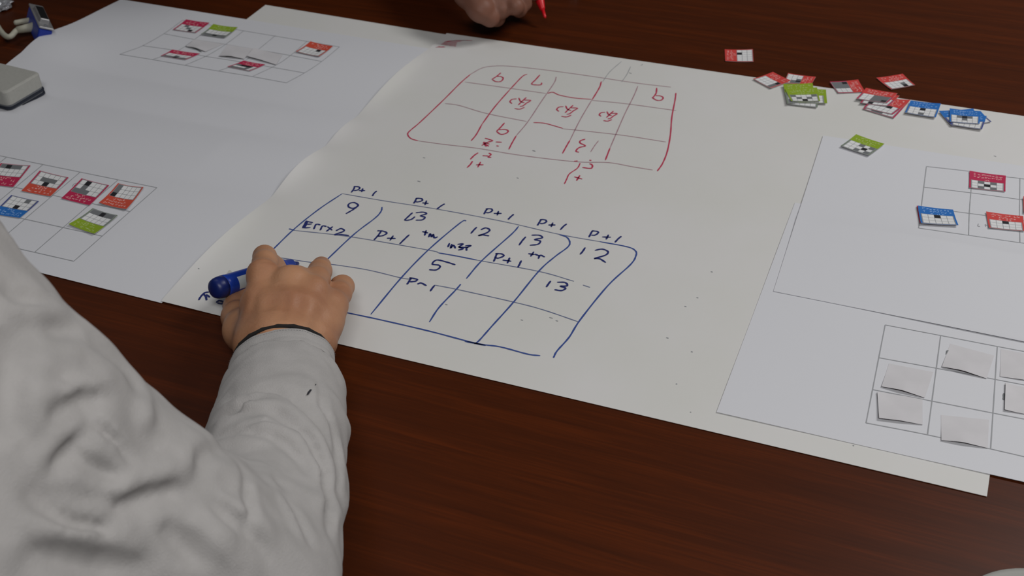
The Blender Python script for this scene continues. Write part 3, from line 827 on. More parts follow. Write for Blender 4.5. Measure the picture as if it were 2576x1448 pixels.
class Body:
    def __init__(s, sh=0.0): s.ch = []; s.folds = []; s.sh = sh
    def chain(s, pts, k=0.006, fz=1.0, cut=None):
        """pts: (px, py, z, r)"""
        q = [(P(x, y, z), r) for x, y, z, r in pts]
        s.ch.append((q, k, fz)); return s
    def sdf(s, p):
        D = None
        for q, k, fz in s.ch:
            for i in range(max(1, len(q) - 1)):
                a, ra = q[i]; b, rb = q[min(i + 1, len(q) - 1)]
                d = caps(p, a.astype(np.float32), b.astype(np.float32), ra, rb, fz)
                D = d if D is None else smin(D, d, k)
        return D
    def trace(s, x, y):
        d = ray(x, y); d = d / np.linalg.norm(d); t = 0.25
        for _ in range(70):
            h = float(s.sdf((CAM + d * t).astype(np.float32)[None])[0]); t += h * 0.8
            if h < 2e-4: break
            if t > 1.4: return None
        return CAM + d * t
    def fold(s, pts, h, w, n=4):
        """h>0 ridge, h<0 groove"""
        c = [s.trace(x, y) for x, y in catmull(pts, n)]
        c = [q for q in c if q is not None]
        if len(c) > 1: s.folds.append((np.array(c), h, w))
    def build(s, name, m, parent, st, lo, hi, wob=0.0, wf=60, clipf=None, quilt=None):
        lo = np.array(lo); hi = np.array(hi)
        n = np.ceil((hi - lo) / st).astype(int) + 1
        ax = [np.arange(k, dtype=np.float32) * st + np.float32(o) for k, o in zip(n, lo)]
        F = np.empty(tuple(n), np.float32)
        for i in range(n[0]):
            g = np.stack(np.meshgrid(ax[0][i:i + 1], ax[1], ax[2], indexing='ij'), -1)[0]
            F[i] = s.sdf(g)
        band = np.argwhere(np.abs(F) < 0.02)
        pb = lo + band * st
        add = np.zeros(len(pb))
        for c, h, w in s.folds:
            dm = np.full(len(pb), 1e9)
            tp = np.zeros(len(pb)); L = len(c) - 1
            for i in range(L):
                a, b = c[i], c[i + 1]; ab = b - a
                t = np.clip(((pb - a) @ ab) / (ab @ ab + 1e-12), 0, 1)
                d = np.linalg.norm(pb - a - t[:, None] * ab, axis=1)
                u = d < dm; dm[u] = d[u]; tp[u] = (i + t[u]) / L
            env = np.sin(np.pi * np.clip(tp, 0.0, 1.0)) ** 0.8
            add -= h * env * (np.exp(-(dm / w) ** 2) - s.sh * np.exp(-(dm / (2.3 * w)) ** 2))
        if wob:
            x, y, z = pb.T * wf
            add += wob * (np.sin(x + 1.3 * np.sin(y * 0.7)) * np.sin(y * 0.9 + 1.1 * np.sin(z)) + 0.5 * np.sin(2.3 * y + 1.9 * np.sin(1.4 * x)) * np.sin(1.7 * z + x))
        if quilt:
            x, y, z = pb.T
            for (ax_, ay_, az_, f_, ph, am_) in quilt:
                u = (ax_ * x + ay_ * y + az_ * z) * f_ + 1.5 * np.sin(13 * x + 17 * y + ph) + 1.0 * np.sin(29 * z - 21 * y + ph * 2) + ph
                g_ = 0.5 + 0.5 * np.sin(23 * x - 19 * z + ph * 3 + 2 * np.sin(11 * y))
                add -= am_ * g_ * (1 - np.abs(np.sin(u))) ** 2
        F[band[:, 0], band[:, 1], band[:, 2]] += add
        if clipf is not None:
            g = np.stack(np.meshgrid(*ax, indexing='ij'), -1)
            F = np.maximum(F, clipf(g)).astype(np.float32)
        F[0] = F[-1] = st; F[:, 0] = F[:, -1] = st; F[:, :, 0] = F[:, :, -1] = st
        V, Q = surface_net(F, lo, st)
        me = bpy.data.meshes.new(name)
        loc = world_loc(parent) if parent is not None else np.zeros(3)
        V = V - loc
        me.vertices.add(len(V)); me.vertices.foreach_set('co', V.astype(np.float32).ravel())
        me.loops.add(len(Q) * 4); me.loops.foreach_set('vertex_index', Q.astype(np.int32).ravel())
        me.polygons.add(len(Q)); me.polygons.foreach_set('loop_start', np.arange(0, len(Q) * 4, 4, dtype=np.int32))
        me.polygons.foreach_set('use_smooth', np.ones(len(Q), bool))
        me.update(calc_edges=True); me.validate()
        me.materials.append(m)
        o = bpy.data.objects.new(name, me); C.objects.link(o)
        if parent is not None: o.parent = parent
        return o


def tube(name, rings, m, parent, seg=48, closed=False, smooth=True):
    """rings: list of (centre, axis_u, axis_v) ellipses"""
    V, F = [], []
    for c, u, v in rings:
        for k in range(seg):
            a = 2 * math.pi * k / seg
            V.append(c + u * math.cos(a) + v * math.sin(a))
    n = len(rings)
    for i in range(n - 1):
        for k in range(seg):
            a, b = i * seg + k, i * seg + (k + 1) % seg
            F.append((a, b, b + seg, a + seg))
    if closed:
        F.append(tuple(range(seg - 1, -1, -1))); F.append(tuple(range((n - 1) * seg, n * seg)))
    o = mesh(name, V, F, m, parent, smooth=smooth, local=world_loc(parent) if parent is not None else tuple(rings[0][0]))
    return o


def lathe(name, a, b, prof, m, parent, seg=40):
    """profile [(t 0..1 along a->b, radius)]"""
    ax = b - a; L = np.linalg.norm(ax); n = ax / L
    u = np.cross(n, (0, 0, 1.0)); u /= np.linalg.norm(u); v = np.cross(n, u)
    return tube(name, [(a + ax * t, u * r, v * r) for t, r in prof], m, parent, seg, closed=True)


# ================================================================= BLUE MARKER
mk = empty('whiteboard_marker', P(640, 700), 'blue chunky marker held in the hand in the grey sleeve', 'marker')
mA = P(539, 727, 0.030); mB = P(742, 664, 0.004)
L_ = np.linalg.norm(mB - mA)
lathe('barrel', mA, mB, [(0.10, 0.0090), (0.105, 0.0094), (0.14, 0.0094), (0.15, 0.0092), (0.55, 0.0090), (0.80, 0.0086), (0.86, 0.0074), (0.87, 0.0064), (0.955, 0.0058), (0.96, 0.0030)], MAT['mblue'], mk)
lathe('end_cap', mA, mB, [(-0.02, 0.0010), (-0.018, 0.0055), (0.0, 0.0078), (0.03, 0.0089), (0.06, 0.0093), (0.10, 0.0095), (0.101, 0.0090)], MAT['mblued'], mk)['label'] = 'dark blue round end cap'
lathe('nib', mA, mB, [(0.96, 0.0028), (1.0, 0.0026), (1.04, 0.0016), (1.045, 0.0004)], MAT['mblued'], mk)['label'] = 'dark nib'
ax = (mB - mA) / L_; u_ = np.cross(ax, (0, 0, 1.0)); u_ /= np.linalg.norm(u_); v_ = np.cross(ax, u_)
if v_[2] < 0: v_ = -v_
V, F = [], []
tow = CAM - mA; tow /= np.linalg.norm(tow)
for i in range(13):
    th = -1.75 + i * 0.10
    for s_ in (0.21, 0.34, 0.48):
        V.append(mA + ax * L_ * s_ + (v_ * math.cos(th) + (u_ if u_ @ tow > 0 else -u_) * math.sin(-th)) * 0.00935)
for i in range(12):
    for j in range(2): F.append((i * 3 + j, i * 3 + j + 1, i * 3 + j + 4, i * 3 + j + 3))
mesh('label_patch', V, F, MAT['mlabel'], mk, smooth=True)['label'] = 'pale printed label on the barrel'

# ================================================================= PERSON WITH GREY SLEEVE
p1 = empty('person', P(300, 1500, 0.0), 'person in grey long-sleeved top leaning in from lower left, writing with a blue marker', 'person')
hb = Body()


def h9(x, y, z, r):
    q = F9((x, y))[0]; return (q[0], q[1], z, r)


# palm and metacarpals
hb.chain([h9(950, 1560, .046, .026), h9(960, 1300, .046, .0245), h9(1010, 1050, .043, .020)], 0.012, 1.15)
hb.chain([h9(700, 1260, .048, .016), h9(735, 900, .054, .0125), h9(775, 560, .061, .0112)], 0.012)
hb.chain([h9(900, 1230, .056, .015), h9(990, 900, .060, .012), h9(1075, 650, .061, .0110)], 0.012)
hb.chain([h9(1120, 1230, .052, .016), h9(1220, 950, .055, .012), h9(1320, 730, .056, .0108)], 0.012)
hb.chain([h9(1330, 1250, .038, .018), h9(1430, 1050, .040, .013), h9(1520, 880, .040, .0108)], 0.012)
hb.chain([h9(1000, 1000, .034, .017), h9(1150, 800, .038, .014)], 0.012)
# index
hb.chain([h9(775, 580, .060, .0112), h9(795, 430, .054, .0098), h9(792, 365, .047, .0092), h9(850, 430, .028, .0082), h9(900, 440, .0225, .0072)], 0.004)
# middle
hb.chain([h9(1075, 640, .060, .0110), h9(1135, 645, .050, .0104), h9(1140, 640, .036, .0096), h9(1040, 630, .022, .0082), h9(960, 570, .015, .0070)], 0.013)
# ring
hb.chain([h9(1320, 730, .056, .0108), h9(1355, 600, .048, .0098), h9(1385, 515, .038, .0092), h9(1400, 465, .022, .0074), h9(1402, 440, .011, .0060)], 0.004)
# little finger
hb.chain([h9(1520, 880, .040, .0108), h9(1590, 760, .035, .0096), h9(1625, 685, .028, .0092), h9(1610, 730, .014, .0074), h9(1560, 760, .009, .0064)], 0.004)
# thumb
hb.chain([h9(730, 1330, .038, .018), h9(580, 1150, .030, .0155), h9(500, 1010, .022, .0112), h9(490, 900, .012, .0092), h9(600, 790, .009, .0086), h9(720, 700, .008, .0078)], 0.009)
# knuckle swellings
for a in ((770, 540, .0635, .0100), (1075, 650, .0615, .0095), (1322, 735, .0585, .0095), (1520, 880, .043, .0095)):
    q = h9(*a); hb.chain([q, (q[0] + 1, q[1] + 1, q[2], q[3])], 0.008)
# tendons and hollows
hb.fold(F9((770, 640), (740, 850), (760, 1080)), 0.0008, 0.005)
hb.fold(F9((1070, 680), (1060, 880), (1020, 1080)), 0.0010, 0.005)
hb.fold(F9((1010, 720), (1020, 880), (985, 1050)), -0.0022, 0.0045)
hb.fold(F9((1200, 760), (1160, 900), (1110, 1080)), -0.0022, 0.006)
hb.fold(F9((930, 640), (900, 780), (860, 940)), -0.0030, 0.007)
hb.fold(F9((1420, 900), (1370, 1050), (1280, 1180)), -0.0020, 0.006)
hb.fold(F9((560, 760), (530, 900), (480, 1020)), -0.0012, 0.006)
hb.fold(F9((690, 425), (790, 410), (900, 440)), -0.0005, 0.0012)
hb.fold(F9((1300, 470), (1380, 450), (1450, 470)), -0.0005, 0.0012)
hb.fold(F9((1560, 690), (1640, 670), (1700, 700)), -0.0004, 0.0012)
lo = P(560, 1010, .0)[:2]; 
pts = np.array([a for q, k, f in hb.ch for a, r in q])
hb.build('body', MAT['skin'], p1, 0.0011, pts.min(0) - 0.035, pts.max(0) + 0.030,
         clipf=lambda g: (TZ + 0.0012 - g[..., 2]))
# black cord at the wrist
wc = P(712, 910, .044)
fo = P(700, 1130, .062) - wc; fo /= np.linalg.norm(fo)          # forearm direction
su = np.cross(fo, (0, 0, 1.0)); su /= np.linalg.norm(su); sv = np.cross(su, fo)
if sv[2] < 0: sv = -sv
rings = []
SG = 60
wb = wc - fo * 0.0030
V, F = [], []
for k in range(SG):
    a = 2 * math.pi * k / SG
    cc = wb + su * 0.0356 * math.cos(a) + sv * 0.0284 * math.sin(a)
    rad = (cc - wb) / np.linalg.norm(cc - wb)
    for j in range(8):
        b = 2 * math.pi * j / 8
        rr = 0.0017 + (0.0005 if (k % 3 == 0 and j % 2) else 0)
        V.append(cc + rad * rr * math.cos(b) + fo * rr * math.sin(b))
for k in range(SG):
    for j in range(8):
        F.append((k * 8 + j, k * 8 + (j + 1) % 8, ((k + 1) % SG) * 8 + (j + 1) % 8, ((k + 1) % SG) * 8 + j))
mesh('wrist_band', V, F, MAT['band'], p1, smooth=True)['label'] = 'black fuzzy wrist cord'

# garment ----------------------------------------------------------
slv = Body(0.45)
slv.chain([(712, 965, .046, .0385), (709, 1020, .048, .0400), (698, 1110, .055, .0425), (673, 1240, .065, .0445), (640, 1380, .075, .0450), (600, 1500, .080, .0480)], 0.02, 1.05)
slv.chain([(600, 1500, .085, .048), (430, 1372, .125, .0480), (250, 1218, .165, .0455), (60, 1040, .215, .0420), (-120, 865, .250, .0400), (-330, 690, .275, .0450), (-520, 820, .27, .080)], 0.03)
slv.chain([(330, 1440, .08, .055), (100, 1370, .10, .07), (-150, 1500, .10, .10)], 0.05)
slv.chain([(-520, 820, .27, .080), (-420, 1400, .16, .13), (-350, 1700, .02, .14)], 0.05)


def gf(h, w, *pts): slv.fold(FA(*pts), h * 1.9, w * (0.85 if pts[0][0] < 860 else 0.75), 5)


gf(-0.0085, .0060, (1105, 770), (1180, 815), (1255, 880), (1315, 1000), (1342, 1150), (1345, 1290))
gf(0.0060, .0080, (960, 780), (1050, 745), (1150, 745), (1240, 810), (1310, 900), (1360, 1040))
gf(-0.0070, .0080, (400, 1195), (560, 1125), (690, 1090), (745, 1075))
gf(0.0050, .010, (420, 1130), (560, 1080), (700, 1030), (800, 960))
gf(-0.0070, .0120, (20, 430), (50, 560), (60, 720), (70, 900))
gf(0.0060, .0120, (110, 560), (120, 740), (140, 900))
gf(-0.0040, .0090, (180, 465), (250, 430), (330, 440))
gf(-0.0045, .0080, (80, 1090), (250, 1180), (440, 1215))
gf(-0.0060, .0100, (60, 1350), (180, 1330), (300, 1345), (450, 1385), (640, 1425))
gf(0.0050, .0100, (60, 1270), (220, 1270), (400, 1310), (600, 1350))
gf(-0.0040, .0050, (1000, 1000), (1015, 1150), (1010, 1330))
gf(-0.0045, .0055, (1100, 1030), (1200, 1180), (1290, 1340))
gf(0.0040, .0060, (1060, 990), (1160, 1120), (1250, 1300))
gf(0.0045, .0055, (120, 745), (280, 685), (470, 640))
gf(-0.0030, .0070, (140, 800), (300, 740), (470, 700))
gf(0.0045, .0055, (125, 1015), (220, 905), (335, 810))
gf(-0.0035, .0070, (190, 1020), (280, 920), (380, 840))
gf(0.0040, .0090, (600, 1060), (720, 980), (820, 900))
gf(-0.0030, .0070, (780, 1010), (850, 950), (930, 920))
gf(-0.0035, .0060, (880, 800), (960, 775), (1040, 770))
gf(-0.0040, .0060, (880, 870), (1000, 855), (1120, 880), (1220, 960), (1270, 1050))
gf(0.0030, .0060, (0, 350), (140, 370), (310, 400))
gf(-0.0030, .0080, (340, 480), (480, 560), (600, 700))
gf(0.0030, .0070, (620, 560), (610, 720), (590, 860))
gf(-0.0035, .0070, (250, 900), (400, 1000), (560, 1060))
gf(-0.0040, .0050, (1350, 820), (1385, 960), (1380, 1120))
gf(-0.0030, .0050, (1300, 640), (1320, 760), (1360, 840))
gf(0.0045, .0040, (905, 760), (970, 725), (1060, 705), (1150, 715), (1230, 760))
gf(-0.0045, .0040, (900, 800), (980, 755), (1060, 735), (1130, 742))
gf(-0.0035, .0035, (960, 850), (1060, 815), (1160, 835), (1230, 900), (1275, 1000))
gf(0.0035, .0035, (1290, 860), (1340, 980), (1350, 1120), (1335, 1260))
gf(-0.0035, .0040, (350, 800), (450, 880), (540, 980))
gf(0.0030, .0040, (300, 900), (420, 960), (540, 1040))
gf(-0.0040, .0050, (130, 1150), (260, 1230), (400, 1260), (560, 1290))
gf(0.0035, .0045, (200, 1130), (330, 1180), (470, 1180))
gf(-0.0035, .0040, (840, 1120), (930, 1200), (990, 1320))
gf(0.0030, .0040, (880, 1100), (990, 1180), (1060, 1300))
gf(-0.0035, .0050, (10, 250), (60, 300), (130, 320), (230, 330))
gf(-0.0030, .0045, (240, 620), (330, 700), (380, 800))
gf(-0.0035, .0060, (880, 1180), (1010, 1250), (1120, 1400))
gf(0.0035, .0060, (760, 1200), (900, 1300), (980, 1430))
gf(-0.0040, .0070, (640, 1230), (760, 1320), (850, 1440))
pts = np.array([a for q, k, f in slv.ch for a, r in q])
yc = YE
cf0 = wc + fo * 0.012
fo32 = fo.astype(np.float32)


def cut(g):
    # keep behind the cuff start; keep above the table where the table is; open below
    a = -((g - (wc + fo * 0.030).astype(np.float32)) @ fo32)
    near = np.linalg.norm(g - wc.astype(np.float32), axis=-1) - 0.12
    a = np.where(near < 0, a, -1)
    t = np.where(g[..., 1] > YE - 0.004, TZ + 0.0008 - g[..., 2], -1)
    return np.maximum(a, t)


lo = pts.min(0) - 0.10; hi = pts.max(0) + 0.10
lo[2] = TZ - 0.10
lo = np.maximum(lo, [-0.80, 0.05, 0])
torso = slv.build('grey_top', MAT['cloth'], p1, 0.0028, lo, hi, wob=0.0008, wf=120, quilt=[(1, .5, .3, 42, .7, .0016), (-.4, 1, .5, 36, 2.1, .0016)], clipf=cut)
torso['label'] = 'grey marl long-sleeved top, creased at the elbow'
# cuff: tube with thickness, hem and stitch row
rg = []
prof = [(0.030, .965, 0), (0.016, .955, 0), (0.004, .94, 0), (-0.0005, .96, 0), (-0.001, 1.0, 0), (0.001, 1.03, 0), (0.006, 1.035, 0), (0.0115, 1.03, 0), (0.0125, 1.018, 0), (0.0135, 1.03, 0),
        (0.020, 1.035, 0), (0.028, 1.04, 0), (0.0295, 1.025, 0), (0.031, 1.04, 0), (0.036, 1.05, 0), (0.044, 1.02, 0), (0.052, .93, 0)]
SEG = 96
V, F = [], []
for i, (d, s_, _) in enumerate(prof):
    for k in range(SEG):
        a = 2 * math.pi * k / SEG
        wv = 1 + 0.012 * math.sin(3 * a + d * 60) + 0.008 * math.sin(7 * a + 1) + 0.006 * math.sin(13 * a - d * 90)
        V.append(wc + fo * (d + 0.0015 * math.sin(2 * a + .5)) + su * 0.0372 * s_ * wv * math.cos(a) + sv * 0.0275 * s_ * wv * math.sin(a))
for i in range(len(prof) - 1):
    for k in range(SEG):
        F.append((i * SEG + k, i * SEG + (k + 1) % SEG, (i + 1) * SEG + (k + 1) % SEG, (i + 1) * SEG + k))
cuff = mesh('cuff', V, F, MAT['cloth'], p1, smooth=True)
V, F = [], []
for dd in (0.0035, 0.0305):
    for k in range(0, 120):
        a = 2 * math.pi * k / 120
        if math.sin(a) < -0.2: continue
        b = len(V)
        for (da, db) in ((-.010, -.0006), (.010, -.0003), (.012, .0006), (-.008, .0003)):
            aa = a + da; wv = 1 + 0.012 * math.sin(3 * aa + dd * 60) + 0.008 * math.sin(7 * aa + 1) + 0.006 * math.sin(13 * aa - dd * 90)
            V.append(wc + fo * (dd + db + 0.0015 * math.sin(2 * aa + .5)) + su * 0.0372 * 1.050 * wv * math.cos(aa) + sv * 0.0275 * 1.050 * wv * math.sin(aa))
        F.append((b, b + 1, b + 2, b + 3))
sp = []
for x, y in catmull([(789, 968), (782, 980), (774, 994)], 3):
    # the photograph shows the stain where this ray meets the cuff's upper side
    d_ = ray(x, y); d_ /= np.linalg.norm(d_)
    lo_, t_ = None, 0.3
    while t_ < 1.2:
        q = CAM + d_ * t_; w_ = q - wc; a_ = (w_ @ su) / 0.0395; b_ = (w_ @ sv) / 0.0292
        if a_ * a_ + b_ * b_ < 1: break
        t_ += 0.0005
    q2 = slv.trace(x, y)
    if q2 is not None and np.linalg.norm(q2 - CAM) < np.linalg.norm(q - CAM): q = q2
    sp.append(q - d_ * 0.0022)
V2, F2_ = [], []
for i, q in enumerate(sp):
    wd_ = 0.0016 * (1 - i / len(sp)) + 0.0004
    V2 += [q + su * wd_ + sv * .0006, q - su * wd_ + sv * .0006, q + sv * .0011]
for i in range(len(sp) - 1):
    for k in range(3): F2_.append((i * 3 + k, i * 3 + (k + 1) % 3, i * 3 + 3 + (k + 1) % 3, i * 3 + 3 + k))
mesh('ink_stain', V2, F2_, MAT['stain'], cuff)['label'] = 'small dark stain on the sleeve'
st_ = mesh('stitching', V, F, MAT['stitch'], cuff); st_['kind'] = 'stuff'

# ================================================================= ERASER
eA, eB = P(103, 184, 0.027), P(13, 236, 0.027)       # short end of the top face
ev = eB - eA; ev[2] = 0; ew = np.linalg.norm(ev); ev /= ew
el = np.array([-ev[1], ev[0], 0.0])
if el @ (P(0, 100) - P(100, 200)) < 0: el = -el
er = empty('whiteboard_eraser', tuple(P(40, 190)), 'pale grey whiteboard eraser with dark felt layers at the left picture edge', 'eraser')


def slab(name, z0, z1, m, inset, rad, top_bev=0.0, parent=er):
    a = eA.copy(); Lx = 0.125
    out = []
    cs = [(inset + rad, inset + rad, math.pi, 1.5 * math.pi), (Lx - rad, inset + rad, 1.5 * math.pi, 2 * math.pi), (Lx - rad, ew - inset - rad, 0, .5 * math.pi), (inset + rad, ew - inset - rad, .5 * math.pi, math.pi)]
    for cx, cy, t0, t1 in cs:
        for k in range(7):
            t = t0 + (t1 - t0) * k / 6
            out.append((cx + rad * math.cos(t), cy + rad * math.sin(t)))
    lv = [(z0, 0), (z1 - top_bev, 0)]
    if top_bev: lv += [(z1 - top_bev * .4, top_bev * .35), (z1, top_bev)]
    else: lv += []
    V, F = [], []
    cxy = (Lx / 2, ew / 2)
    for z, ins in lv:
        for x, y in out:
            dx, dy = cxy[0] - x, cxy[1] - y; l = math.hypot(dx, dy)
            x2, y2 = x + (ins if dx > 0 else -ins), y + (ins if dy > 0 else -ins)
            q = np.array([a[0], a[1], 0]) + el * x2 + ev * y2
            V.append((q[0], q[1], TZ + z))
    n = len(out)
    for i in range(len(lv) - 1):
        for k in range(n): F.append((i * n + k, i * n + (k + 1) % n, (i + 1) * n + (k + 1) % n, (i + 1) * n + k))
    F.append(tuple(range(n - 1, -1, -1))); F.append(tuple(range((len(lv) - 1) * n, len(lv) * n)))
    return mesh(name, V, F, m, parent)


eb = hL(*P(60, 220)[:2]) + 0.0006
slab('shell', 0.012, 0.0285, MAT['shell'], 0.0, 0.006, 0.002)['label'] = 'pale grey plastic back'
for k in range(4):
    slab('felt_layer', eb + k * (0.012 - eb) / 4, eb + (k + 0.86) * (0.012 - eb) / 4, MAT['felt' if k % 2 == 0 else 'felt2'], -0.0008 if k % 2 == 0 else 0.0004, 0.006)

# ================================================================= CABLE CONNECTOR (top left)
cn = empty('cable_connector', tuple(P(90, 60)), 'blue video cable plug with metal face, lying at the far left corner', 'cable plug')
q0, q1 = P(90, 14, 0.0245), P(117, 72, 0.0235)
cl = q1 - q0; cL = np.linalg.norm(cl); cl /= cL
cnrm = np.cross((0, 0, 1.0), cl); cnrm /= np.linalg.norm(cnrm)
if cnrm @ (CAM - q0) < 0: cnrm = -cnrm
if cnrm[0] < 0: cnrm = -cnrm
cup = np.cross(cl, cnrm)
if cup[2] < 0: cup = -cup
cnrm = cnrm * math.cos(1.12) + cup * math.sin(1.12)
cup = np.cross(cl, cnrm); cup = cup if cup[2] > 0 else -cup
cc = (q0 + q1) / 2


def obox(name, c, a, b, d, ha, hb_, hd, m, parent, bev=0.0):
    bm = bmesh.new(); bmesh.ops.create_cube(bm, size=2)
    for v in bm.verts: v.co = Vector((v.co[0] * ha, v.co[1] * hb_, v.co[2] * hd))
    if bev: bmesh.ops.bevel(bm, geom=bm.edges[:], offset=bev, segments=3, affect='EDGES', profile=0.5)
    V = [c + a * v.co[0] + b * v.co[1] + d * v.co[2] for v in bm.verts]
    F = [[v.index for v in f.verts] for f in bm.faces]; bm.free()
    return mesh(name, V, F, m, parent)


obox('plug_body', cc - cnrm * 0.012, cl, cup, cnrm, cL / 2 * 0.98, 0.0080, 0.010, MAT['vblue'], cn, 0.002)['label'] = 'blue plastic plug body'
pl = obox('face_plate', cc, cl, cup, cnrm, cL / 2, 0.0085, 0.0012, MAT['steel'], cn, 0.0008); pl['label'] = 'metal face plate'
obox('socket_shell', cc + cnrm * 0.003, cl, cup, cnrm, cL * 0.29, 0.0055, 0.0028, MAT['steel'], pl, 0.0012)
obox('pin_block', cc + cnrm * 0.0052, cl, cup, cnrm, cL * 0.265, 0.0047, 0.0008, MAT['black'], pl, 0.0005)['label'] = 'black pin block'
for s_ in (-1, 1):
    a_ = cc + cl * s_ * cL * 0.41
    lathe('screw', a_ - cnrm * .001, a_ + cnrm * 0.0022, [(0, .0022), (.8, .0022), (1, .0016)], MAT['felt2'], pl, 16)
dl = cnrm.copy(); dl[2] = 0; dl = -dl / np.linalg.norm(dl)
s0 = cc - cnrm * 0.012
lathe('thumb_screw', s0 + dl * .006 - cl * cL * .3, s0 + dl * .026 - cl * cL * .3, [(0, .0025), (.05, .0034), (.9, .0034), (1, .002)], MAT['vgrey'], cn, 16)
lathe('strain_relief', s0 + dl * .006, s0 + dl * .026, [(0, .0060), (.5, .0050), (1, .0042)], MAT['vgrey'], cn, 20)
cb = [s0 + dl * .025, s0 + dl * .045 + (0, 0.004, -.003), P(-70, -30, 0.006), P(-200, -100, 0.006)]
cvp = catmull(cb, 8); V, F = [], []
for i, q in enumerate(cvp):
    t = np.array(cvp[min(i + 1, len(cvp) - 1)]) - np.array(cvp[max(i - 1, 0)]); t /= np.linalg.norm(t)
    a_ = np.cross(t, (0, 0, 1.0)); a_ /= np.linalg.norm(a_); b_ = np.cross(a_, t)
    for k in range(12): V.append(q + 0.0034 * (a_ * math.cos(k * math.pi / 6) + b_ * math.sin(k * math.pi / 6)))
for i in range(len(cvp) - 1):
    for k in range(12): F.append((i * 12 + k, i * 12 + (k + 1) % 12, (i + 1) * 12 + (k + 1) % 12, (i + 1) * 12 + k))
mesh('cable', V, F, MAT['vgrey'], cn, smooth=True)
# crumpled silvery wrapper beside it
bm = bmesh.new(); bmesh.ops.create_icosphere(bm, subdivisions=3, radius=1.0)
rnd = random.Random(9)
for v_q in bm.verts:
    k = 1 + rnd.uniform(-.28, .25); v_q.co = Vector((v_q.co.x * .011 * k, v_q.co.y * .015 * k, max(-.004, v_q.co.z * .006 * k)))
me = bpy.data.meshes.new('crumpled_wrapper'); bm.to_mesh(me); bm.free(); me.materials.append(MAT['clear'])
o = bpy.data.objects.new('crumpled_wrapper', me); C.objects.link(o); o.location = tuple(P(8, 22) + (0, 0, .0045))
tag(o, 'small crumpled silvery wrapper beside the cable plug', 'wrapper')

# ================================================================= FAR PERSON'S HAND + RED MARKER
p2 = empty('person', P(1230, -120, 0.03), 'person across the table, only a bare hand holding a red marker in view', 'person')
f2 = Body()
f2.chain([(1078, -314, .085, 0.0318), (1118, -174, .070, 0.0276), (1153, -74, .058, 0.0233)], 0.015)
f2.chain([(1148, -94, .060, 0.0212), (1178, -24, .050, 0.0175), (1210, 24, .040, 0.0159)], 0.012)
f2.chain([(1188, -104, .062, 0.0212), (1223, -39, .054, 0.0175), (1263, -4, .045, 0.0148)], 0.012)
f2.chain([(1153, -64, .045, 0.0170), (1183, -4, .035, 0.0148)], 0.012)
f2.chain([(1203, 21, .040, 0.0133), (1233, 44, .030, 0.0106), (1250, 46, .022, 0.0093), (1238, 21, .016, 0.0083)], 0.004)      # little finger
f2.chain([(1228, 1, .043, 0.0125), (1263, 24, .036, 0.0101), (1270, 21, .024, 0.0090), (1263, 1, .018, 0.0080)], 0.004)      # ring
f2.chain([(1263, -14, .047, 0.0122), (1296, 16, .040, 0.0098), (1306, 24, .030, 0.0087), (1300, 4, .022, 0.0076)], 0.004)     # middle
f2.chain([(1273, -44, .055, 0.0122), (1310, -24, .048, 0.0095), (1318, -2, .040, 0.0085), (1323, 11, .034, 0.0074)], 0.004)     # index
f2.chain([(1228, -114, .050, 0.0148), (1288, -94, .040, 0.0117), (1333, -44, .038, 0.0098), (1340, -14, .036, 0.0085)], 0.006)    # thumb
f2.fold([(1150, -10), (1190, 25), (1240, 50)], 0.0008, 0.004)
pts = np.array([a for q, k, f in f2.ch for a, r in q])
f2.build('body', MAT['skin2'], p2, 0.0014, pts.min(0) - 0.035, pts.max(0) + 0.035, clipf=lambda g: TZ + 0.001 - g[..., 2])
fs = Body(); fs.chain([(1105, -280, .080, .036), (1040, -520, .12, .048), (960, -760, .22, .058), (900, -900, .36, .07)], 0.02)
fs.chain([(900, -900, .36, .075), (760, -820, .36, .15), (500, -760, .20, .19), (500, -700, -.1, .20)], 0.08)
pts = np.array([a for q, k, f in fs.ch for a, r in q])
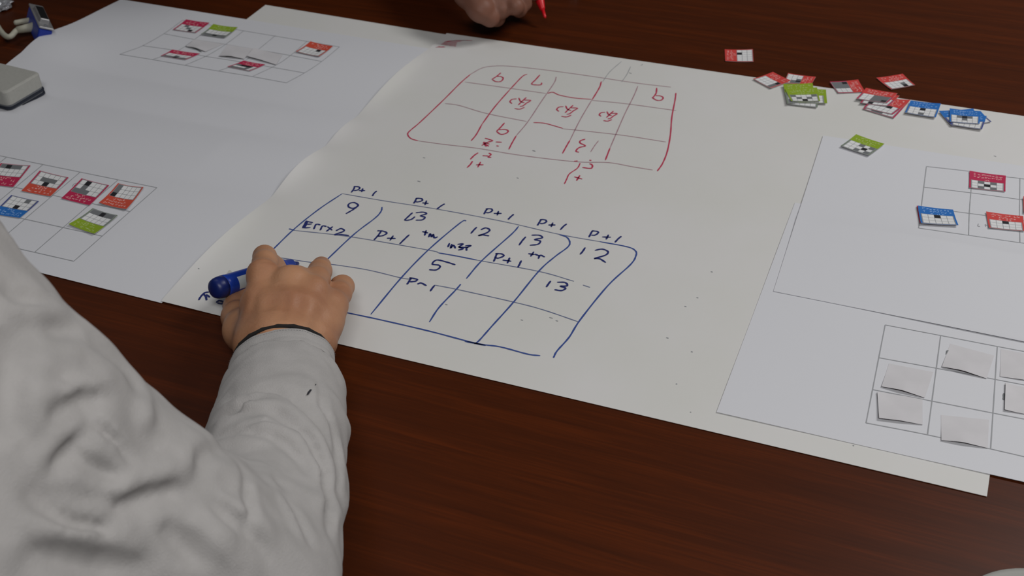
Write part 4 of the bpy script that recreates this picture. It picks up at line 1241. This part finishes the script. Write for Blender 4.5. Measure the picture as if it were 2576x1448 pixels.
fs.build('sleeve', MAT['clothd'], p2, 0.005, pts.min(0) - 0.08, pts.max(0) + 0.08, wob=0.0015, clipf=lambda g: TZ + 0.001 - g[..., 2])
m2 = empty('whiteboard_marker', P(1360, 30), 'red marker held point-down in the far person hand', 'marker')
ra, rb = P(1310, -150, 0.075), P(1372, 46, 0.012)
lathe('barrel', ra, rb, [(0, .004), (.01, .0080), (.60, .0082), (.62, .0078)], MAT['mred'], m2)
lathe('cone', ra, rb, [(.62, .0082), (.72, .0068), (.88, .0034), (.90, .0024)], MAT['mred'], m2)
lathe('nib', ra, rb, [(.90, .0022), (.98, .0018), (1, .0006)], MAT['mred'], m2)

# dark metal thing at the top edge, unidentified; ring and tag shape invented
q = P(1440, -16, 0.006)
dk = empty('keyring', tuple(P(1440, -16)), 'silvery ring on black tag just cut off by the top picture edge', 'keyring')
V, F = [], []
for i in range(40):
    a = 2 * math.pi * i / 40; cc_ = np.array([math.cos(a), math.sin(a), 0])
    for j in range(8):
        b = 2 * math.pi * j / 8
        V.append(P(1436, -18, .0035) + cc_ * (0.0095 + .0015 * math.cos(b)) + np.array([0, 0, .0015 * math.sin(b)]))
for i in range(40):
    for j in range(8): F.append((i * 8 + j, i * 8 + (j + 1) % 8, ((i + 1) % 40) * 8 + (j + 1) % 8, ((i + 1) % 40) * 8 + j))
mesh('ring', V, F, MAT['steel'], dk, smooth=True)
obox('tag', P(1440, -22, .0018), np.array([1., 0, 0]), np.array([0, 1., 0]), np.array([0, 0, 1.]), .030, .012, .0016, MAT['black'], dk, .001)

# pale rounded thing at the bottom right corner, unidentified; disc shape invented
V, F = [], []
cc_ = P(2640, 1640, 0.0); R_ = np.linalg.norm(P(2545, 1432, 0.006) - cc_)
prof = [(0, .0015), (.6, .0015), (.93, .0015), (.985, .0045), (1.0, .0062), (.99, .0075), (.94, .0065), (.80, .0050), (0, .0045)]
lt = lathe('tray', cc_, cc_ + np.array([0, 1e-6, .01]), [(max(z / .01, 0), max(r * R_, 1e-4)) for r, z in prof], MAT['pale'], None, 64)
tag(lt, 'pale grey rounded rim cut off by the bottom right corner', 'tray')
